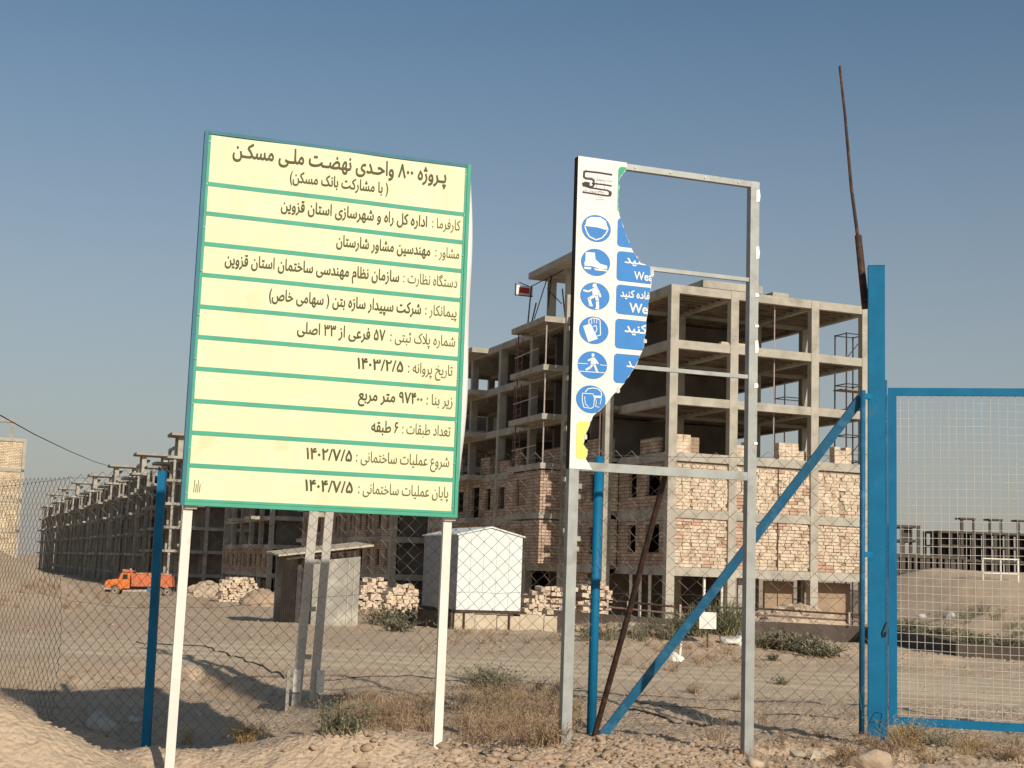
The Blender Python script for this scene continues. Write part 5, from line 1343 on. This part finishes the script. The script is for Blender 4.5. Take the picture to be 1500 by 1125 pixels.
# clods and pebbles, too many to count
def scatter(name, n, area, rr, m, seed, lo_only=None):
    r = random.Random(seed); mb = MB(); k = 0
    while k < n:
        Y = area[2] * (area[3] / area[2]) ** r.random(); x = r.uniform(area[0], area[1]) * Y
        if road_mask(np.array([x]), np.array([Y]))[0] < 1 and r.random() < .8: k += 1; continue
        s = rr[0] * (rr[1] / rr[0]) ** (r.random() ** 2.2); cl = vnoise(np.array([x * .8]), np.array([Y * .8]), 44)[0]
        if cl < -.2 and r.random() < .7: k += 1; continue
        mb.rock((x, Y, Tz(x, Y) + s * .15), s, (1.2, 1, .7), r, 1); k += 1
    o = mb.build(name, m); return tag(o, kind='stuff')
def scatter_fast(name, n, area, rr, m, seed, label):
    rg = np.random.default_rng(seed); Y = area[2] * (area[3] / area[2]) ** rg.random(n); X = (area[0] + (area[1] - area[0]) * rg.random(n)) * Y
    keep = ~((road_mask(X, Y) < 1) & (rg.random(n) < .75)) & ~((vnoise(X * .8, Y * .8, 44) < -.1) & (rg.random(n) < .7))
    X = X[keep]; Y = Y[keep]; s = rr[0] * (rr[1] / rr[0]) ** (rg.random(len(X)) ** 2.4); Z = T(X, Y) + s * .1
    bases = []
    r = random.Random(seed)
    for q in range(8):
        mb = MB(); mb.rock((0, 0, 0), 1, (1.25, 1, .6), r, 1); bases.append(np.array(mb.v) * (1 + rg.uniform(-.28, .28, (len(mb.v), 1))))
    fs = np.array(ICO[1][1]); nv = len(bases[0]); which = rg.integers(0, 8, len(X)); B = np.array(bases)[which]
    an = rg.random(len(X)) * 6.283; ca, sa = np.cos(an)[:, None], np.sin(an)[:, None]
    x = (B[..., 0] * ca - B[..., 1] * sa) * s[:, None] + X[:, None]; y = (B[..., 0] * sa + B[..., 1] * ca) * s[:, None] + Y[:, None]; z = B[..., 2] * s[:, None] + Z[:, None]
    V = np.stack([x, y, z], -1).reshape(-1, 3); Fc = (fs[None] + (np.arange(len(X)) * nv)[:, None, None]).reshape(-1, 3)
    me = bpy.data.meshes.new(name); me.vertices.add(len(V)); me.vertices.foreach_set('co', V.ravel()); me.loops.add(Fc.size); me.loops.foreach_set('vertex_index', Fc.ravel().astype(np.int32))
    me.polygons.add(len(Fc)); me.polygons.foreach_set('loop_start', np.arange(0, Fc.size, 3, dtype=np.int32)); me.polygons.foreach_set('loop_total', np.full(len(Fc), 3, np.int32)); me.materials.append(m); me.update(); me.validate()
    return tag(link(name, me), label, 'clods' if 'clod' in name else 'pebbles', kind='stuff')
scatter_fast('earth_clods', 14000, (-.42, .42, 9.3, 24), (.006, .032), M['clod'], 1, 'loose brown earth clods strewn over the near ground')
scatter_fast('pale_pebbles', 1500, (-.42, .42, 9.5, 30), (.005, .022), M['rock'], 2, 'pale pebbles strewn over the near ground')
scatter_fast('near_clods', 11000, (-.42, .42, 9.3, 13.6), (.008, .042), M['clod'], 5, 'angular earth clods on the spoil heaps in front')
scatter_fast('large_clods', 900, (-.14, .17, 10.4, 12.9), (.02, .075), M['clod'], 9, 'larger angular earth clods on the middle and right spoil heaps')
scatter_fast('far_clods', 6000, (-.42, .42, 30, 110), (.02, .09), M['clod'], 3, 'brown clods strewn over the ground beyond the road')

# ------------------------------------------------------------------ hoses and wires on the ground
def hose(pts, label, r_=.02, m='hose'):
    r_ *= .5
    q = [GT(x, y) for x, y in pts]; out_ = []
    for i in range(len(q) - 1):
        for k in range(8):
            t = k / 8; p = q[i].lerp(q[i + 1], t); out_.append(Vector((p.x + .01 * math.sin(i * 3 + k * .5), p.y + .02 * math.sin(k * .6 + i), Tz(p.x, p.y) + r_ * .5)))
    b = out_[0].copy(); mb = MB(); mb.tube([p - b for p in out_], r_, 6); o = mb.build('hose', M[m]); o.location = b; return tag(o, label, 'hose')
hose([(468, 998), (520, 993), (600, 990), (680, 1000), (730, 1012), (800, 1035)], 'thin dark hose curving over the ground behind the right white sign post')
hose([(772, 1000), (830, 1006), (870, 1020), (950, 1032), (1100, 1045), (1262, 1058)], 'long thin dark hose lying straight towards the blue gate post', .012)
hose([(200, 941), (250, 945), (300, 947), (345, 962), (390, 980), (420, 998)], 'dark hose snaking along the road edge into the small ditch', .03)
hose([(680, 1092), (705, 1105), (735, 1122)], 'short dark hose at the bottom right of the white sign post', .02)
hose([(910, 1040), (960, 1048), (1010, 1062), (1050, 1066)], 'dark tube drawn as the ridge shadow behind the foot of the blue brace', .03)  # no hose here: the tube stands in for a soil ridge's shadow
cab_pts = [P(-60, 578, 60), P(0, 608, 75), P(50, 636, 95), P(100, 660, 125), P(140, 677, 165), P(165, 684, 205)]
b = cab_pts[0].copy(); mb = MB(); mb.tube([p - b for p in cab_pts], .035, 5); o = mb.build('overhead_cable', M['hose']); o.location = b; tag(o, 'thin overhead cable sloping down from the left edge to the far frames', 'cable')

# white railing frame on the right bank
_g = GT(1440, 850); p = P(1440, 850, _g.y); wf = empty('white_frame_rack', (p.x, p.y, Tz(p.x, p.y)), -.05, 'white tubular frame standing on the bank behind the gate mesh', 'rack'); b = Vector(wf.location)
zt = P(1440, 818, p.y).z - b.z; zb = P(1440, 839, p.y).z - b.z; k_ = p.y / 100
for x in (0, 1.25 * k_, 2.5 * k_):
    mb = MB(); mb.beam((x, 0, -.5), (x, 0, zt), .11); mb.build('upright', M['white_paint'], wf)
for z in (zb, zt):
    mb = MB(); mb.beam((-.05, -.058, z), (2.5 * k_ + .05, -.058, z), .1); mb.build('rail', M['white_paint'], wf)

# ------------------------------------------------------------------ plants
def bush_mesh(seed, H, R, n, kind, blade=.012):
    r = random.Random(seed); mb = MB()
    for k in range(n):
        an = r.uniform(0, 6.28); lean = r.random() ** .6; L_ = H * r.uniform(.55, 1.05); bx = r.gauss(0, R * .22); by = r.gauss(0, R * .22)
        dx, dy = math.cos(an) * lean * R, math.sin(an) * lean * R
        pts = [Vector((bx, by, 0))]
        for s in range(1, 5):
            t = s / 4; pts.append(Vector((bx + dx * t ** 1.3 + r.uniform(-.04, .04) * R, by + dy * t ** 1.3 + r.uniform(-.04, .04) * R, L_ * t * (1 - .35 * lean * t))))
        side = Vector((-math.sin(an + r.uniform(-1, 1)), math.cos(an), 0)) * blade * .5
        vs = []
        for s, p in enumerate(pts): w_ = side * (1 - .8 * s / 4); vs += [p - w_, p + w_]
        mb.add(vs, [(2 * s, 2 * s + 1, 2 * s + 3, 2 * s + 2) for s in range(4)])
        nt_ = {'twig': 4, 'leaf': 7, 'grass': 0}[kind]
        for _ in range(nt_):
            s = r.randrange(1, 5); p = pts[s]; d = Vector((r.uniform(-1, 1), r.uniform(-1, 1), r.uniform(-.1, 1))).normalized()
            if kind == 'twig':
                q = p + d * H * r.uniform(.08, .25); w_ = Vector((r.uniform(-1, 1), r.uniform(-1, 1), r.uniform(-1, 1))).normalized() * blade * .35; mb.add([p - w_, p + w_, q], [(0, 1, 2)])
                if r.random() < .5:
                    e = Vector((r.uniform(-1, 1), r.uniform(-1, 1), r.uniform(-1, 1))) * blade * 1.4; mb.add([q, q + e, q + Vector((e.y, e.z, e.x))], [(0, 1, 2)])
            else:
                l = blade * r.uniform(1.5, 3.2); w_ = Vector((-d.y, d.x, r.uniform(-.3, .3))) * l * .3; mb.add([p, p + d * l * .5 + w_, p + d * l, p + d * l * .5 - w_], [(0, 1, 2, 3)])
    return mb
def bush(px, py, H, R, n, kind, m, label, name='dry_bush', cat='bush', blade=.012, seed=None, kind2=None):
    p = GT(px, py); mb = bush_mesh(seed or int(px * 7 + py), H, R, n, kind, blade); o = mb.build(name, M[m]); o.location = (p.x, p.y, p.z - .02); return tag(o, label, cat)
bush(715, 1012, .42, .55, 260, 'leaf', 'greygreen', 'grey green bush at the near road edge right of the white sign post', 'green_bush', blade=.016)
bush(745, 1015, .30, .35, 120, 'leaf', 'greygreen', 'small grey green bush touching the bigger one near the road edge', 'green_bush', blade=.014)
bush(545, 1062, .36, .45, 200, 'twig', 'dry', 'tangled grey brown bush in the shade behind the middle earth mound', blade=.010)
bush(500, 1070, .30, .35, 130, 'leaf', 'greygreen', 'low grey green weed right of the twin legged pole', 'green_bush', blade=.012)
bush(590, 1060, .30, .4, 160, 'twig', 'dry', 'brown twiggy bush left of the right white sign post', blade=.010)
bush(360, 1088, .28, .26, 170, 'twig', 'dryyel', 'yellowish dry weed beside the shadowed hollow', blade=.010)
bush(275, 1090, .26, .13, 40, 'twig', 'drypale', 'pale bleached thistle in front of the shadow', 'dry_thistle', blade=.009)
bush(560, 915, .7, 1.0, 110, 'leaf', 'greygreen', 'olive shrub right of the guard hut', 'green_bush', blade=.05)
bush(600, 915, .8, 1.1, 130, 'leaf', 'greygreen', 'olive shrub against the dark base of the site cabin', 'green_bush', blade=.05)
bush(585, 925, .5, .9, 90, 'leaf', 'greygreen', 'low olive shrub in front of the two taller shrubs', 'green_bush', blade=.04)
bush(1010, 930, .85, .9, 200, 'grass', 'green', 'tall green grass clump left of the small white notice', 'grass_clump', 'grass', .03)
bush(1060, 928, 1.1, 1.0, 300, 'grass', 'green', 'tall green grass clump right behind the small white notice', 'grass_clump', 'grass', .03)
bush(1085, 929, .8, 1.0, 200, 'leaf', 'green', 'leafy green weeds beside the crumpled plastic sheet', 'green_bush', blade=.04)
bush(1135, 948, .45, 1.0, 140, 'leaf', 'greygreen', 'low grey green shrub right of the right grey sign post', 'green_bush', blade=.04)
bush(1165, 953, .42, .9, 120, 'leaf', 'greygreen', 'low green shrub second from the right grey sign post', 'green_bush', blade=.04)
bush(1195, 960, .38, 1.0, 120, 'leaf', 'greygreen', 'spreading shrub at the edge of the pale ground left of the gate post', 'green_bush', blade=.04)
bush(1133, 968, .22, .25, 40, 'leaf', 'green', 'tiny weed on the bare ground below the low shrubs', 'weed', 'weed', .02)
bush(1145, 1002, .15, .2, 35, 'leaf', 'green', 'tiny weed lower on the bare ground', 'weed', 'weed', .015)
bush(1018, 1015, .22, .2, 50, 'twig', 'dry', 'small dry weed by the road just right of the blue brace', 'weed', 'weed', .01)
bush(1080, 1025, .15, .16, 40, 'twig', 'dry', 'small dry weed left of the right grey sign post', 'weed', 'weed', .01)
bush(1050, 1085, .34, .2, 22, 'twig', 'dry', 'sparse upright dry weed in front of the fence, left of the right grey post', 'weed', 'weed', .009)
bush(1120, 1062, .3, .2, 16, 'twig', 'dry', 'sparse dry weed right of the right grey post', 'weed', 'weed', .008)
for i, (px, py, h, R_, m_, k_, lb) in enumerate(((1330, 1088, .3, .3, 'dryyel', 'twig', 'dry yellow weeds right below the gate corner'), (1370, 1092, .26, .32, 'greygreen', 'leaf', 'grey green weed under the bottom gate rail'),
                                      (1425, 1100, .22, .3, 'dryyel', 'twig', 'thin dry weed under the middle of the gate rail'), (1300, 1108, .24, .3, 'dry', 'twig', 'brown dry weed behind the half buried boulder'), (1480, 1112, .2, .25, 'dry', 'twig', 'dry weed at the lower right corner'), (1240, 1112, .2, .22, 'dry', 'twig', 'brown dry weed left of the half buried boulder'))):
    bush(px, py, h, R_, 90, k_, m_, lb, 'weed', 'weed', .009)
for i, (px, py, lb) in enumerate(((1330, 925, 'shrub on the bank right behind the gate frame'), (1375, 932, 'second shrub on the bank behind the gate mesh'), (1425, 945, 'third shrub on the bank behind the gate mesh'), (1480, 950, 'shrub on the bank at the right edge'))):
    bush(px, py, .55, 1.2, 130, 'leaf', ('green', 'greygreen')[i % 2], lb, 'green_bush', blade=.045)
# long pale stalks
for pts, lb in (((( 575, 1040), (560, 1062), (540, 1080)), ''),): pass
def stalk(a, c, Y0, Y1, label, lift=0):
    p = P(*a, Y0); q = P(*c, Y1); q.z = Tz(q.x, q.y); m_ = (p + q) / 2 + Vector((.01, 0, .03)); mb = MB(); mb.tube([q - q, m_ - q, p - q], [.008, .007, .004], 5); o = mb.build('dry_stalk', M['drypale']); o.location = q; return tag(o, label, 'stalk')
g1 = GT(545, 1035); stalk((570, 990), (545, 1040), g1.y - .1, g1.y, 'long pale stalk sticking up out of the brown bush')
g1 = GT(480, 1085); stalk((490, 1082), (420, 1118), g1.y, g1.y - .9, 'long pale bent stalk lying on the middle mound')
g1 = GT(605, 1035); stalk((590, 1030), (610, 1040), g1.y, g1.y, 'short pale stalk lying right of the brown bush')
# dense dry brush between the posts: nobody could count the twigs
def brush(name, n, px0, px1, py0, py1, H, m, label, seed, kind='twig'):
    r = random.Random(seed); mb = MB()
    base = [bush_mesh(seed + k, 1, 1, 26, kind, .035) for k in range(5)]
    for _ in range(n):
        px = r.uniform(px0, px1); py = r.uniform(py0, py1); p = GT(px, py); b_ = base[r.randrange(5)]; s = H * r.uniform(.5, 1.1); an = r.uniform(0, 6.28); ca, sa = math.cos(an), math.sin(an)
        mb.add([(p.x + (v[0] * ca - v[1] * sa) * s, p.y + (v[0] * sa + v[1] * ca) * s, p.z - .01 + v[2] * s) for v in b_.v], b_.f)
    return tag(mb.build(name, M[m]), label, 'brush', kind='stuff')
brush('dry_brush', 170, 668, 822, 1010, 1094, .25, 'dry', 'tangled dry brown brush between the right white post and the left grey post', 21)
brush('dry_brush', 30, 690, 850, 1030, 1085, .24, 'dryyel', 'yellow tinted dry brush around the foot of the left grey post', 22)
brush('dry_brush', 110, 485, 645, 1020, 1072, .20, 'dry', 'tangled dry brown brush left of the right white post', 23)
brush('dry_grass', 60, 640, 860, 905, 945, .32, 'dry', 'thin reddish dry grass along the far road edge below the site cabin', 24, 'grass')
brush('dry_grass', 60, 880, 1130, 945, 985, .30, 'dry', 'thin dry grass on the bank beyond the road', 25, 'grass')
brush('dry_grass', 40, 850, 1000, 925, 940, .55, 'greygreen', 'grey green grass along the foot of the low dark wall', 26, 'grass')
brush('dry_weeds', 45, 1090, 1320, 1075, 1120, .12, 'dry', 'low dry weeds in the lower right foreground', 27)
brush('dry_weeds', 30, 1320, 1500, 1082, 1120, .14, 'dryyel', 'low dry weeds along the bottom below the gate', 28)
brush('dry_weeds', 60, 0, 420, 985, 1020, .10, 'dry', 'sparse dry weeds along the back of the hollow', 29)
brush('bank_scrub', 50, 0, 330, 850, 895, .5, 'dry', 'dry scrub on the earth bank at the left', 30)
brush('bank_scrub', 30, 1310, 1500, 890, 940, .7, 'greygreen', 'grey green scrub on the bank behind the gate', 31)
